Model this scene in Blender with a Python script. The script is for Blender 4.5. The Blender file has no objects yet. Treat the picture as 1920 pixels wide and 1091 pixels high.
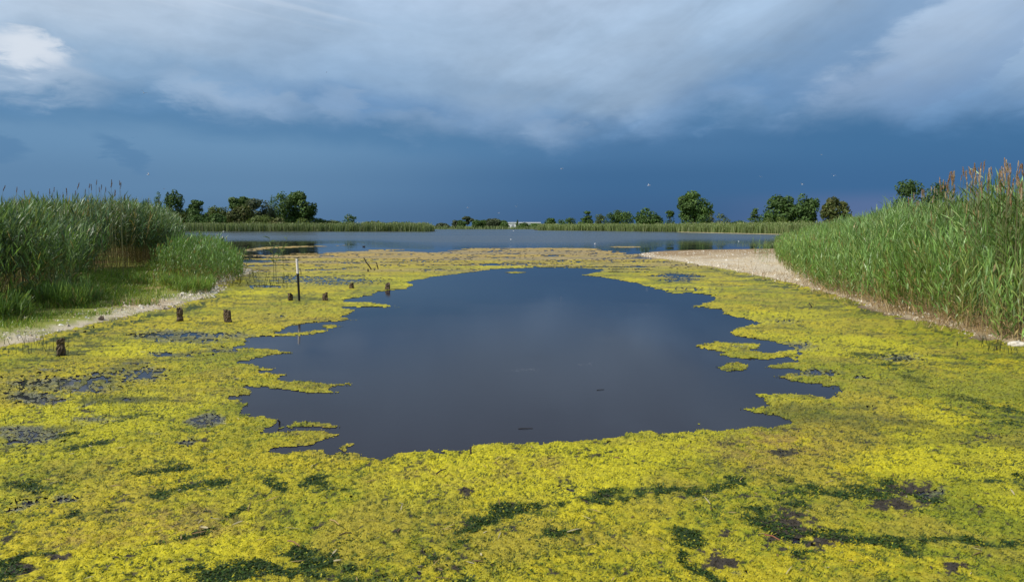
import bpy, math, random
import numpy as np

# ------------------------------------------------------------------ camera, world, sun, exposure
SC = bpy.context.scene
C = SC.collection
R = math.radians
CAM_H, FPX, HORIZ = 2.2, 1387.0, 424.0          # eye height, focal length in photo pixels, horizon row
PITCH = math.atan((545.5 - HORIZ) / FPX)
cd = bpy.data.cameras.new('camera'); cam = bpy.data.objects.new('camera', cd); C.objects.link(cam)
cd.sensor_width = 36.0; cd.lens = 36.0 * FPX / 1920.0
cd.clip_start = 0.1; cd.clip_end = 20000
cam.location = (0, 0, CAM_H); cam.rotation_euler = (math.pi / 2 - PITCH, 0, 0)
SC.camera = cam
SC.view_settings.view_transform = 'Standard'
SC.view_settings.look = 'None'
SC.view_settings.gamma = 1.0
SC.view_settings.use_curve_mapping = False
SC.view_settings.exposure = 0.0

SUN_EL, SUN_AZ = 45.0, -119.0                   # azimuth from +Y towards +X
sx = math.cos(R(SUN_EL)) * math.sin(R(SUN_AZ)); sy = math.cos(R(SUN_EL)) * math.cos(R(SUN_AZ)); sz = math.sin(R(SUN_EL))
sd_ = bpy.data.lights.new('sun', 'SUN'); sun = bpy.data.objects.new('sun', sd_); C.objects.link(sun)
sd_.energy = 4.2; sd_.angle = R(0.53); sd_.color = (1.0, 0.95, 0.87)
from mathutils import Vector
sun.rotation_euler = Vector((sx, sy, sz)).to_track_quat('Z', 'Y').to_euler()
sun.location = (-40, -10, 40)


def lin(r, g, b):
    f = lambda c: (c / 255 / 12.92) if c <= 10 else ((c / 255 + 0.055) / 1.055) ** 2.4
    return (f(r), f(g), f(b), 1.0)


def ray(px, py):
    cx = (px - 960.0) / FPX; cy = (545.5 - py) / FPX
    y = math.cos(PITCH) + cy * math.sin(PITCH); z = -math.sin(PITCH) + cy * math.cos(PITCH)
    return cx, y, z


def G(px, py, z0=0.0):                          # photo pixel -> point on the level z0
    x, y, z = ray(px, py)
    t = (z0 - CAM_H) / z
    return (x * t, y * t)


def AT(px, py, d):                              # photo pixel -> point at forward distance d
    x, y, z = ray(px, py)
    return (x * d / y, d, CAM_H + z * d / y)


def ang(px, py):
    x, y, z = ray(px, py)
    return math.degrees(math.atan2(x, y)), math.degrees(math.atan2(z, math.hypot(x, y)))


class S:
    """a node socket with arithmetic"""
    nt = None

    def __init__(self, s): self.s = s

    @staticmethod
    def m(op, *a, clamp=False):
        n = S.nt.nodes.new('ShaderNodeMath'); n.operation = op; n.use_clamp = clamp
        for i, v in enumerate(a):
            if isinstance(v, S): S.nt.links.new(v.s, n.inputs[i])
            else: n.inputs[i].default_value = v
        return S(n.outputs[0])

    def __add__(a, b): return S.m('ADD', a, b)
    __radd__ = __add__
    def __sub__(a, b): return S.m('SUBTRACT', a, b)
    def __rsub__(a, b): return S.m('SUBTRACT', b, a)
    def __mul__(a, b): return S.m('MULTIPLY', a, b)
    __rmul__ = __mul__
    def __truediv__(a, b): return S.m('DIVIDE', a, b)


def smooth(v, a, b, lo=0.0, hi=1.0):
    n = S.nt.nodes.new('ShaderNodeMapRange'); n.interpolation_type = 'SMOOTHSTEP'
    S.nt.links.new(v.s, n.inputs['Value'])
    n.inputs['From Min'].default_value = a; n.inputs['From Max'].default_value = b
    n.inputs['To Min'].default_value = lo; n.inputs['To Max'].default_value = hi
    return S(n.outputs['Result'])


def ramp(v, pts, a=0.0, b=1.0, mode='EASE'):
    n = S.nt.nodes.new('ShaderNodeValToRGB')
    n.color_ramp.interpolation = mode
    e = n.color_ramp.elements
    while len(e) < len(pts): e.new(0.5)
    for i, (p, c) in enumerate(pts):
        e[i].position = (p - a) / (b - a); e[i].color = c
    w = (v - a) * (1.0 / (b - a))
    S.nt.links.new(w.s, n.inputs['Fac'])
    return S(n.outputs['Color'])


def mixc(f, a, b):
    n = S.nt.nodes.new('ShaderNodeMix'); n.data_type = 'RGBA'; n.clamp_factor = True
    if isinstance(f, S): S.nt.links.new(f.s, n.inputs[0])
    else: n.inputs[0].default_value = f
    for i, v in ((6, a), (7, b)):
        if isinstance(v, S): S.nt.links.new(v.s, n.inputs[i])
        else: n.inputs[i].default_value = v
    return S(n.outputs[2])


def scalec(c, f):
    n = S.nt.nodes.new('ShaderNodeVectorMath'); n.operation = 'SCALE'
    S.nt.links.new(c.s, n.inputs[0])
    if isinstance(f, S): S.nt.links.new(f.s, n.inputs['Scale'])
    else: n.inputs['Scale'].default_value = f
    return S(n.outputs[0])


def comb(x, y, z):
    n = S.nt.nodes.new('ShaderNodeCombineXYZ')
    for i, v in enumerate((x, y, z)):
        if isinstance(v, S): S.nt.links.new(v.s, n.inputs[i])
        else: n.inputs[i].default_value = v
    return S(n.outputs[0])


def noise(vec, scale, detail=4.0, rough=0.5, dist=0.0):
    n = S.nt.nodes.new('ShaderNodeTexNoise')
    S.nt.links.new(vec.s, n.inputs['Vector'])
    n.inputs['Scale'].default_value = scale; n.inputs['Detail'].default_value = detail
    n.inputs['Roughness'].default_value = rough; n.inputs['Distortion'].default_value = dist
    return S(n.outputs['Fac'])


def curve(v, pts, a, b):
    """piecewise smooth scalar function of v"""
    lo = min(p[1] for p in pts); hi = max(p[1] for p in pts)
    n = S.nt.nodes.new('ShaderNodeFloatCurve')
    cm = n.mapping; c = cm.curves[0]
    q = [((p - a) / (b - a), (w - lo) / (hi - lo)) for p, w in pts]
    c.points[0].location = q[0]; c.points[1].location = q[-1]
    for p in q[1:-1]: c.points.new(*p)
    cm.update()
    S.nt.links.new(((v - a) * (1.0 / (b - a))).s, n.inputs['Value'])
    return S(n.outputs[0]) * (hi - lo) + lo


def build_world():
    w = bpy.data.worlds.new('World'); SC.world = w; w.use_nodes = True
    nt = w.node_tree; nt.nodes.clear(); S.nt = nt
    out = nt.nodes.new('ShaderNodeOutputWorld')
    tc = nt.nodes.new('ShaderNodeTexCoord'); sep = nt.nodes.new('ShaderNodeSeparateXYZ')
    nt.links.new(tc.outputs['Generated'], sep.inputs[0])
    x, y, z = (S(sep.outputs[i]) for i in range(3))
    az = S.m('ARCTAN2', x, y) * 57.29578
    zc = S.m('MAXIMUM', z, 0.0)
    el = S.m('ARCSINE', S.m('MINIMUM', zc, 1.0)) * 57.29578
    flat = comb(x, y, z * 2.2)                          # clouds are wider than high
    n1 = noise(flat, 3.2, 5, 0.52) - 0.5
    n2 = noise(flat, 9.0, 6, 0.55, 0.3) - 0.5
    n3 = noise(comb(x + 3.0, y, z * 3.0), 20.0, 5, 0.6, 0.5) - 0.5
    n4 = noise(comb(x, y + 7.0, z * 2.0), 42.0, 4, 0.6, 0.3) - 0.5
    soft = noise(comb(x - 2.0, y + 5.0, z * 1.6), 5.0, 4, 0.5) - 0.5

    # rain curtain below the cloud base
    left = ramp(el, [(0, lin(88, 122, 158)), (3, lin(97, 134, 170)), (6, lin(106, 145, 181)), (10, lin(110, 150, 186))], 0, 12)
    mid = ramp(el, [(0, lin(62, 96, 137)), (3.5, lin(65, 106, 148)), (6, lin(76, 118, 160)), (10, lin(94, 136, 175))], 0, 12)
    right = ramp(el, [(0, lin(98, 116, 156)), (1.4, lin(88, 112, 154)), (2.8, lin(64, 106, 150)), (6, lin(68, 113, 156)), (10, lin(94, 136, 175))], 0, 12)
    cur = mixc(smooth(az + soft * 5, -22, 10), left, mid)
    cur = mixc(smooth(az + soft * 6, 12, 27), cur, right)
    # edge of the cloud base
    E = [ang(*p) for p in ((-300, 160), (0, 186), (150, 198), (400, 226), (650, 250), (850, 262), (1050, 278), (1250, 262), (1480, 226), (1700, 236), (1920, 250), (2300, 262))]
    edge = curve(az, [(-180, 9.0), (-90, 9.0)] + E + [(90, 7.0), (180, 8.0)], -180, 180)
    h = el - edge
    # darker roll just below and at the base on the left half
    band = smooth(h + n2 * 2.0, -1.7, -0.1) * smooth(az, 8, -8)
    cur = mixc(band * 0.6, cur, lin(78, 124, 166))
    # two loose dark scraps under the base
    for (px, py, a_, b_, rot, k) in ((232, 287, 2.0, 0.75, -0.62, 0.8), (8, 276, 1.6, 0.7, -0.2, 0.8), (190, 262, 1.0, 0.5, -0.4, 0.3)):
        a0, e0 = ang(px, py)
        du = az - a0 + n3 * 4.0; dv = el - e0 + n2 * 2.4 + n3 * 1.6
        u = (du * math.cos(rot) + dv * math.sin(rot)) / a_; v = (dv * math.cos(rot) - du * math.sin(rot)) / b_
        cur = mixc(smooth(u * u + v * v, 1.5, 0.0) * k * 0.55, cur, lin(78, 122, 164))
    # the deck itself
    wob = n1 * 2.4 + n2 * 3.0 + n3 * 1.6 + n4 * 0.5
    deck_m = smooth(h + wob, -1.0, 2.2)
    t = h + n1 * 7.0 + n2 * 2.6
    deck = ramp(t, [(-0.5, lin(86, 128, 171)), (1.4, lin(110, 147, 187)), (4, lin(141, 170, 201)), (7.5, lin(160, 185, 212)), (12, lin(176, 197, 222)), (25, lin(176, 196, 220))], -1, 28)
    deckl = ramp(t, [(-0.5, lin(92, 138, 181)), (2.2, lin(140, 171, 202)), (5.5, lin(182, 202, 224)), (9, lin(206, 219, 235)), (25, lin(190, 207, 226))], -1, 28)
    deck = mixc(smooth(az + n1 * 14, -12, -32) , deck, deckl)
    fan = noise(comb(az * 0.05 + el * 0.085, (el - az * 0.55) * 0.30, 0.0), 1.0, 5, 0.55, 0.4) - 0.5
    deck = scalec(deck, n2 * 0.30 + fan * smooth(az, -8, 6) * 0.62 + (n3 * 0.16 + n4 * 0.05 + (soft * 0.36 + 1.0)))
    # bright torn lobes along the base, left half
    lobe = smooth(n2 + n1 * 0.6, 0.02, 0.24) * smooth(h + n2, -0.6, 0.8) * smooth(h, 3.6, 0.8) * smooth(az, 10, -6)
    deck = mixc(lobe * 0.25, deck, lin(172, 192, 216))
    for (px, py, a_, b_, k) in ((370, 172, 2.6, 1.1, .5), (450, 196, 3.6, 1.3, .4), (635, 198, 1.7, 1.2, .4), (560, 215, 3.0, .9, .35), (780, 240, 3.2, 1.1, .5), (950, 236, 4.0, 1.8, .32), (1040, 256, 2.0, 1.1, .35), (150, 186, 1.4, .8, .55), (1380, 205, 2.2, 1.5, .3), (1220, 120, 4.0, 4.0, .3)):
        a0, e0 = ang(px, py)
        u = (az - a0 + n2 * 4.0 + n3 * 4.5 + n4 * 1.2) * (1.0 / a_); v = (el - e0 + n2 * 2.0 + n3 * 2.6 + n4 * 0.9 + (az - a0) * .12) * (1.0 / b_)
        deck = mixc(smooth(u * u + v * v, 2.2, 0.0) * k * 0.62, deck, lin(176, 196, 219))
    # slanting cloud bank on the right: dark gap, then lit edge
    a0, e0 = ang(1470, 212); a1, e1 = ang(1700, 40)
    L = math.hypot(a1 - a0, e1 - e0); ux, uy = (a1 - a0) / L, (e1 - e0) / L
    s = (az - a0) * uy - (el - e0) * ux + n2 * 3.4 + n3 * 2.4 + n4 * 0.9      # + to the right of the slant
    along = (az - a0) * ux + (el - e0) * uy
    gate = smooth(along + n1 * 3, -4.0, 3.0) * smooth(along, 40, 14)
    gap = smooth(s, -7.0, -0.8) * smooth(s, 0.9, -0.5)
    deck = mixc(gap * gate * 0.62, deck, lin(112, 149, 190))
    lit = smooth(s, -0.8, 1.3) * smooth(s + n1 * 4, 8.0, 0.5)
    deck = mixc(lit * gate * 0.38, deck, lin(176, 194, 219))
    s2 = s - 5.6 + n1 * 2.0
    deck = mixc(smooth(s2, -3.6, -0.3) * smooth(s2, 0.2, -0.1) * gate * 0.35, deck, lin(120, 152, 192))
    # sunlit tower at the left edge
    for (px, py, a_, b_, k, col) in ((22, 118, 4.2, 1.7, 0.4, lin(196, 210, 228)), (34, 98, 2.6, 1.25, 0.72, lin(228, 234, 242)), (130, 168, 3.0, 1.0, 0.22, lin(190, 206, 224))):
        a0, e0 = ang(px, py)
        u = (az - a0 + n2 * 5.0 + n3 * 3.5) * (1.0 / a_); v = (el - e0 + n2 * 3.6 + n3 * 2.6) * (1.0 / b_)
        deck = mixc(smooth(u * u + v * v + n4 * 0.5, 1.6, 0.0) * k, deck, col)
    # faint ice streaks above it
    st = noise(comb(x * 3.0 + z * 9.0, y, z * 38.0 + x * 6.0), 2.2, 3, 0.5)
    deck = mixc(smooth(st, 0.5, 0.8) * smooth(el, 12.5, 15.5) * smooth(az, -4, -16) * 0.3, deck, lin(216, 226, 239))
    clouds = mixc(deck_m, cur, deck)

    sky = nt.nodes.new('ShaderNodeTexSky'); sky.sky_type = 'NISHITA'; sky.sun_disc = False
    sky.sun_elevation = R(SUN_EL); sky.sun_rotation = R(SUN_AZ)
    bg1 = nt.nodes.new('ShaderNodeBackground'); nt.links.new(sky.outputs[0], bg1.inputs[0]); bg1.inputs[1].default_value = 0.07
    bg2 = nt.nodes.new('ShaderNodeBackground'); nt.links.new(clouds.s, bg2.inputs[0]); bg2.inputs[1].default_value = 1.0
    # the storm covers the view; behind the camera and overhead the cover breaks up
    away = smooth(S.m('ABSOLUTE', az), 45, 110)
    high = smooth(el, 24, 55)
    brk = smooth(noise(flat, 2.6, 5, 0.55), 0.42, 0.58)
    cover = 1.0 - S.m('MAXIMUM', away, high) * (1.0 - brk)
    mx = nt.nodes.new('ShaderNodeMixShader')
    nt.links.new(cover.s, mx.inputs[0]); nt.links.new(bg1.outputs[0], mx.inputs[1]); nt.links.new(bg2.outputs[0], mx.inputs[2])
    nt.links.new(mx.outputs[0], out.inputs['Surface'])


build_world()

# ------------------------------------------------------------------ helpers
rng = np.random.default_rng(11)
random.seed(5)
_T = np.random.default_rng(3).random((256, 256))


def vnoise(x, y):
    xi = np.floor(x).astype(np.int64); yi = np.floor(y).astype(np.int64)
    fx = x - xi; fy = y - yi
    fx = fx * fx * (3 - 2 * fx); fy = fy * fy * (3 - 2 * fy)
    x0, x1, y0, y1 = xi & 255, (xi + 1) & 255, yi & 255, (yi + 1) & 255
    a = _T[x0, y0] * (1 - fx) + _T[x1, y0] * fx
    b = _T[x0, y1] * (1 - fx) + _T[x1, y1] * fx
    return a * (1 - fy) + b * fy


def fbm(x, y, scale, octv=4, gain=0.5, ox=0.0):
    s = 0; a = 1; t = 0
    c, sn = math.cos(0.6), math.sin(0.6)
    x = x / scale + ox; y = y / scale + ox * 1.7
    for k in range(octv):
        s = s + a * vnoise(x, y); t += a
        x, y = (c * x - sn * y) * 2.03 + 17.1, (sn * x + c * y) * 2.03 + 5.3
        a *= gain
    return s / t


def sstep(v, a, b):
    t = np.clip((v - a) / (b - a), 0, 1)
    return t * t * (3 - 2 * t)


def poly_sd(x, y, poly):
    """signed distance, positive inside"""
    P = np.asarray(poly, float); Q = np.roll(P, -1, 0)
    shp = x.shape; x = x.ravel(); y = y.ravel()
    best = np.full(x.shape, 1e12); ins = np.zeros(x.shape, bool)
    for (ax, ay), (bx, by) in zip(P, Q):
        ex, ey = bx - ax, by - ay
        l2 = ex * ex + ey * ey + 1e-12
        t = np.clip(((x - ax) * ex + (y - ay) * ey) / l2, 0, 1)
        dx = x - ax - t * ex; dy = y - ay - t * ey
        np.minimum(best, dx * dx + dy * dy, out=best)
        if abs(by - ay) > 1e-12:
            c = ((ay > y) != (by > y)) & (x < (bx - ax) * (y - ay) / (by - ay) + ax)
            ins ^= c
    d = np.sqrt(best)
    return np.where(ins, d, -d).reshape(shp)


def px_of(X, Y, Z=0.0):
    dz = Z - CAM_H
    f = Y * math.cos(PITCH) - dz * math.sin(PITCH); u = Y * math.sin(PITCH) + dz * math.cos(PITCH)
    return 960 + FPX * X / f, 545.5 - FPX * u / f


def link(o, parent=None):
    C.objects.link(o)
    if parent: o.parent = parent
    return o


def build(name, V, F, mat, col=None, parent=None, smooth_=False, loc=None):
    """V (n,3); F list of (m,k) index arrays; col (n,3) vertex colour -> one mesh object"""
    V = np.asarray(V, np.float32)
    if not isinstance(F, list): F = [F]
    F = [np.asarray(f, np.int32) for f in F if len(f)]
    me = bpy.data.meshes.new(name)
    me.vertices.add(len(V)); me.vertices.foreach_set('co', V.ravel())
    nl = sum(f.size for f in F); npoly = sum(len(f) for f in F)
    me.loops.add(nl); me.loops.foreach_set('vertex_index', np.concatenate([f.ravel() for f in F]))
    me.polygons.add(npoly)
    tot = np.concatenate([np.full(len(f), f.shape[1], np.int32) for f in F])
    st = np.zeros(npoly, np.int32); st[1:] = np.cumsum(tot)[:-1]
    me.polygons.foreach_set('loop_start', st)
    me.polygons.foreach_set('use_smooth', np.full(npoly, bool(smooth_)))
    if col is not None:
        at = me.attributes.new('tint', 'FLOAT_COLOR', 'POINT')
        c4 = np.ones((len(V), 4), np.float32); c4[:, :3] = col
        at.data.foreach_set('color', c4.ravel())
    me.update(calc_edges=True); me.validate()
    me.materials.append(mat)
    o = bpy.data.objects.new(name, me); link(o, parent)
    if loc is not None: o.location = loc
    return o


def tag(o, label=None, cat=None, group=None, kind=None):
    for k, v in (('label', label), ('category', cat), ('group', group), ('kind', kind)):
        if v: o[k] = v
    return o


def empty(name, loc):
    o = bpy.data.objects.new(name, None); o.location = loc; o.empty_display_size = 0.2
    return link(o)


class Soup:
    """collects ribbons, tubes and quads"""
    def __init__(self): self.V = []; self.F = []; self.Cc = []; self.n = 0

    def add(self, V, F, col):
        V = np.asarray(V, float).reshape(-1, 3)
        F = np.asarray(F) + self.n
        self.V.append(V); self.F.append(F)
        self.Cc.append(np.broadcast_to(np.asarray(col, float), V.shape)); self.n += len(V)

    def build(self, name, mat, parent=None, smooth_=False, loc=None):
        byk = {}
        for f in self.F: byk.setdefault(f.shape[1], []).append(f)
        V = np.concatenate(self.V)
        if loc is not None: V = V - np.asarray(loc)
        return build(name, V, [np.concatenate(v) for v in byk.values()], mat, np.concatenate(self.Cc), parent, smooth_, loc)


def ribbons(sp, P, D, bend, L, W, side, k, col0, col1, prof='leaf'):
    """n ribbons: base P, direction D (unit), quadratic bend, length, half width, side vectors, colours base and tip"""
    n = len(P)
    t = np.linspace(0, 1, k + 1)
    pts = P[:, None] + D[:, None] * (t[None, :, None] * L[:, None, None]) + bend[:, None] * ((t ** 2)[None, :, None] * L[:, None, None])
    if prof == 'leaf': w = np.interp(t, [0, .15, .45, .8, 1], [.45, .9, 1, .55, .04])
    elif prof == 'blade': w = np.interp(t, [0, .6, 1], [1, .8, .05])
    else: w = np.interp(t, [0, 1], [1, .45])
    off = side[:, None] * (w[None, :, None] * W[:, None, None])
    V = np.stack([pts - off, pts + off], 2)                      # n,k+1,2,3
    base = (np.arange(n) * (k + 1) * 2)[:, None] + (np.arange(k) * 2)[None]
    F = np.stack([base, base + 1, base + 3, base + 2], -1).reshape(-1, 4)
    col = col0[:, None] * (1 - t)[None, :, None] + col1[:, None] * t[None, :, None]
    col = np.repeat(col[:, :, None], 2, 2)
    sp.add(V.reshape(-1, 3), F, col.reshape(-1, 3))
    return pts


def tube(sp, pts, rad, col, sides=6, cap=True):
    pts = np.asarray(pts, float); n = len(pts)
    rad = np.broadcast_to(np.asarray(rad, float), (n,))
    T = np.gradient(pts, axis=0); T /= np.linalg.norm(T, axis=1)[:, None] + 1e-9
    ref = np.array([0.31, 0.9, 0.17]); A = np.cross(T, ref); A /= np.linalg.norm(A, axis=1)[:, None]
    B = np.cross(T, A)
    a = np.linspace(0, 2 * math.pi, sides, endpoint=False)
    V = pts[:, None] + rad[:, None, None] * (np.cos(a)[None, :, None] * A[:, None] + np.sin(a)[None, :, None] * B[:, None])
    i = np.arange(n - 1)[:, None] * sides; j = np.arange(sides)[None]; j2 = (j + 1) % sides
    F = np.stack([i + j, i + j2, i + sides + j2, i + sides + j], -1).reshape(-1, 4)
    sp.add(V.reshape(-1, 3), F, col)
    if cap:
        for r in (0, n - 1):
            c = pts[r]; Vc = np.vstack([V[r], c[None]])
            Fc = np.array([[q, (q + 1) % sides, sides] for q in range(sides)])
            if r == 0: Fc = Fc[:, ::-1]
            sp.add(Vc, Fc, col)


# ------------------------------------------------------------------ materials
def mat_new(name):
    m = bpy.data.materials.new(name); m.use_nodes = True
    nt = m.node_tree; S.nt = nt
    b = nt.nodes['Principled BSDF']
    return m, nt, b


def attr_col():
    n = S.nt.nodes.new('ShaderNodeAttribute'); n.attribute_name = 'tint'
    return S(n.outputs['Color'])


def obj_co():
    n = S.nt.nodes.new('ShaderNodeTexCoord')
    return S(n.outputs['Object'])


def world_pos():
    n = S.nt.nodes.new('ShaderNodeNewGeometry')
    return S(n.outputs['Position'])


def bump(b, h, strength, dist):
    n = S.nt.nodes.new('ShaderNodeBump')
    n.inputs['Distance'].default_value = dist
    if isinstance(strength, S): S.nt.links.new(strength.s, n.inputs['Strength'])
    else: n.inputs['Strength'].default_value = strength
    S.nt.links.new(h.s, n.inputs['Height'])
    S.nt.links.new(n.outputs[0], b.inputs['Normal'])


def leaf_material(name, transl=0.3, rough=0.5, spec=0.35):
    m, nt, b = mat_new(name)
    c = attr_col()
    v = noise(obj_co(), 3.0, 3, 0.6)
    c = scalec(c, v * 0.7 + 0.65)
    nt.links.new(c.s, b.inputs['Base Color'])
    b.inputs['Roughness'].default_value = rough
    b.inputs['Specular IOR Level'].default_value = spec
    t = nt.nodes.new('ShaderNodeBsdfTranslucent')
    ct = nt.nodes.new('ShaderNodeVectorMath'); ct.operation = 'MULTIPLY'
    nt.links.new(c.s, ct.inputs[0]); ct.inputs[1].default_value = (1.15, 1.25, 0.5)
    nt.links.new(ct.outputs[0], t.inputs[0])
    mx = nt.nodes.new('ShaderNodeMixShader'); mx.inputs[0].default_value = transl
    nt.links.new(b.outputs[0], mx.inputs[1]); nt.links.new(t.outputs[0], mx.inputs[2])
    nt.links.new(mx.outputs[0], nt.nodes['Material Output'].inputs[0])
    return m


def plain_material(name, rough=0.85, nscale=8.0, amt=0.6, bumpd=0.0, spec=0.3):
    m, nt, b = mat_new(name)
    c = attr_col()
    v = noise(obj_co(), nscale, 5, 0.62)
    c = scalec(c, v * (2 * amt) + (1 - amt))
    nt.links.new(c.s, b.inputs['Base Color'])
    b.inputs['Roughness'].default_value = rough
    b.inputs['Specular IOR Level'].default_value = spec
    if bumpd: bump(b, v, 0.7, bumpd)
    return m


M_REED = leaf_material('reed_leaf', 0.28, 0.42, 0.45)
M_TREE = leaf_material('tree_leaf', 0.22, 0.6, 0.25)
M_PLUME = leaf_material('plume', 0.35, 0.8, 0.1)
M_BARK = plain_material('bark', 0.9, 6.0, 0.5, 0.02)
M_STUMP = plain_material('wet_old_wood', 0.75, 22.0, 0.75, 0.02)
M_STONE = plain_material('shell_stone', 0.8, 14.0, 0.35, 0.004)
M_DRY = plain_material('dry_stalk', 0.85, 5.0, 0.4)
M_FEATHER = plain_material('feather', 0.8, 5.0, 0.08)
M_PAINT = plain_material('pole_paint', 0.5, 12.0, 0.18)
M_WALLS = plain_material('hall_cladding', 0.6, 0.4, 0.08)


def algae_material():
    m, nt, b = mat_new('algae')
    c = attr_col(); p = obj_co()
    f1 = noise(p, 55.0, 4, 0.65); f2 = noise(p, 14.0, 4, 0.6)
    c = scalec(c, (f1 - 0.5) * 1.1 + ((f2 - 0.5) * 0.5 + 1.0))
    nt.links.new(c.s, b.inputs['Base Color'])
    b.inputs['Roughness'].default_value = 0.7
    b.inputs['Specular IOR Level'].default_value = 0.25
    bump(b, f1, 0.8, 0.012)
    return m


M_ALGAE = algae_material()
M_FROND = leaf_material('algae_frond', 0.2, 0.6, 0.3)


def water_material():
    m, nt, b = mat_new('water')
    p = world_pos()
    sep = nt.nodes.new('ShaderNodeSeparateXYZ'); nt.links.new(p.s, sep.inputs[0])
    x, y = S(sep.outputs[0]), S(sep.outputs[1])
    b.inputs['Base Color'].default_value = (0.022, 0.0225, 0.032, 1)
    b.inputs['IOR'].default_value = 1.115
    # wind lanes on the open lake, near-calm pond
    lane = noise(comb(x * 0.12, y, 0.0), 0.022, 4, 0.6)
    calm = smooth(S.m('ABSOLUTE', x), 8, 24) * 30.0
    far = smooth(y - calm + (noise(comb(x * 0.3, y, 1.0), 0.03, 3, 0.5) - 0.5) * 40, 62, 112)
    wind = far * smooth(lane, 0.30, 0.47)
    small = noise(comb(x, y * 2.2, 0.0), 5.0, 3, 0.55)
    tiny = noise(comb(x * 0.8, y * 2.6, 3.0), 17.0, 2, 0.5)
    patch = smooth(noise(comb(x, y, 7.0), 0.22, 3, 0.5), 0.42, 0.62)
    hgt = small * 0.7 + tiny * 0.3
    bump(b, hgt, wind * 0.75 + (patch * 0.030 + 0.005), 0.05)
    bc = mixc(wind, (0.022, 0.0225, 0.032, 1), (0.055, 0.068, 0.078, 1))  # pale sky reflection put into the base colour along the wind lanes
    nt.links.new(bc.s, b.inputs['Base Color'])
    nt.links.new((wind * 0.2 + 0.015).s, b.inputs['Roughness'])
    return m


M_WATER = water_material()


def ground_material():
    m, nt, b = mat_new('ground')
    c = attr_col(); p = obj_co()
    f1 = noise(p, 2.2, 6, 0.6); f2 = noise(p, 26.0, 4, 0.65)
    c = scalec(c, (f1 - 0.5) * 0.7 + ((f2 - 0.5) * 0.7 + 1.0))
    nt.links.new(c.s, b.inputs['Base Color'])
    b.inputs['Roughness'].default_value = 0.95
    b.inputs['Specular IOR Level'].default_value = 0.15
    bump(b, f2, 0.7, 0.03)
    return m


M_GROUND = ground_material()

# ------------------------------------------------------------------ land
LEFT_SHORE = [G(*p) for p in ((0, 664), (50, 652), (100, 637), (150, 623), (200, 611), (260, 597), (300, 586), (340, 577), (385, 567), (418, 556), (432, 545), (425, 538), (440, 530), (462, 520), (486, 510), (482, 505), (462, 503), (448, 492), (420, 482), (380, 474), (346, 466), (340, 454))]
LEFT_LAND = [(-9.6, 10.0), (-11, 7), (-13, 2), (-14, -8)][::-1] + LEFT_SHORE + [(-70, 125), (-120, 60), (-120, -8)]
RIGHT_SHORE = [G(*p) for p in ((1925, 664), (1870, 650), (1800, 630), (1740, 614), (1660, 592), (1600, 573), (1540, 554), (1480, 536), (1420, 521), (1360, 508), (1300, 497), (1240, 487), (1208, 482), (1196, 478), (1215, 473), (1260, 470.5), (1340, 469), (1460, 467))]
RIGHT_LAND = [(13, -8), (11.5, 5), (10.2, 9.5)] + RIGHT_SHORE + [(33, 92), (60, 128), (130, 128), (130, -8)]
ISLAND = [AT(200, 434, 296)[:2], (-110, 292), G(480, 434.3), G(700, 434.5), G(812, 434.6), G(822, 433.5), (-33, 322), (-60, 380), (-160, 480), (-420, 480), (-420, 300)]
FAR_RIGHT = [G(1004, 432.2), G(1080, 432.8), G(1250, 435), G(1400, 438.6), G(1480, 440.3), G(1580, 441), (140, 165), (700, 165), (700, 900), (60, 900), (14, 520)]
FAR_MID = [(-700, 545), (-45, 512), (20, 505), (700, 520), (9000, 3000), (9000, 9000), (-9000, 9000), (-9000, 3000)]
LANDS = [LEFT_LAND, RIGHT_LAND, ISLAND, FAR_RIGHT, FAR_MID]


def land_sd(x, y):
    d = poly_sd(x, y, LANDS[0])
    for L in LANDS[1:]: d = np.maximum(d, poly_sd(x, y, L))
    return d


def land_z(x, y, sd=None):
    if sd is None: sd = land_sd(x, y)
    near = np.clip(30.0 / (np.hypot(x, y) + 1), 0.02, 1)
    sd = sd + (fbm(x, y, 1.3, 4) - 0.5) * 0.7 * near
    z = np.where(sd > 0, 0.02 + 0.38 * (1 - np.exp(-np.maximum(sd, 0) * 0.16)), np.maximum(-0.8, sd * 0.09))
    z = z + np.where(sd > 0, (fbm(x, y, 0.6, 3, 0.5, 9) - 0.5) * 0.05 * np.clip(sd, 0, 1) * near, 0)
    return z


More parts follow.
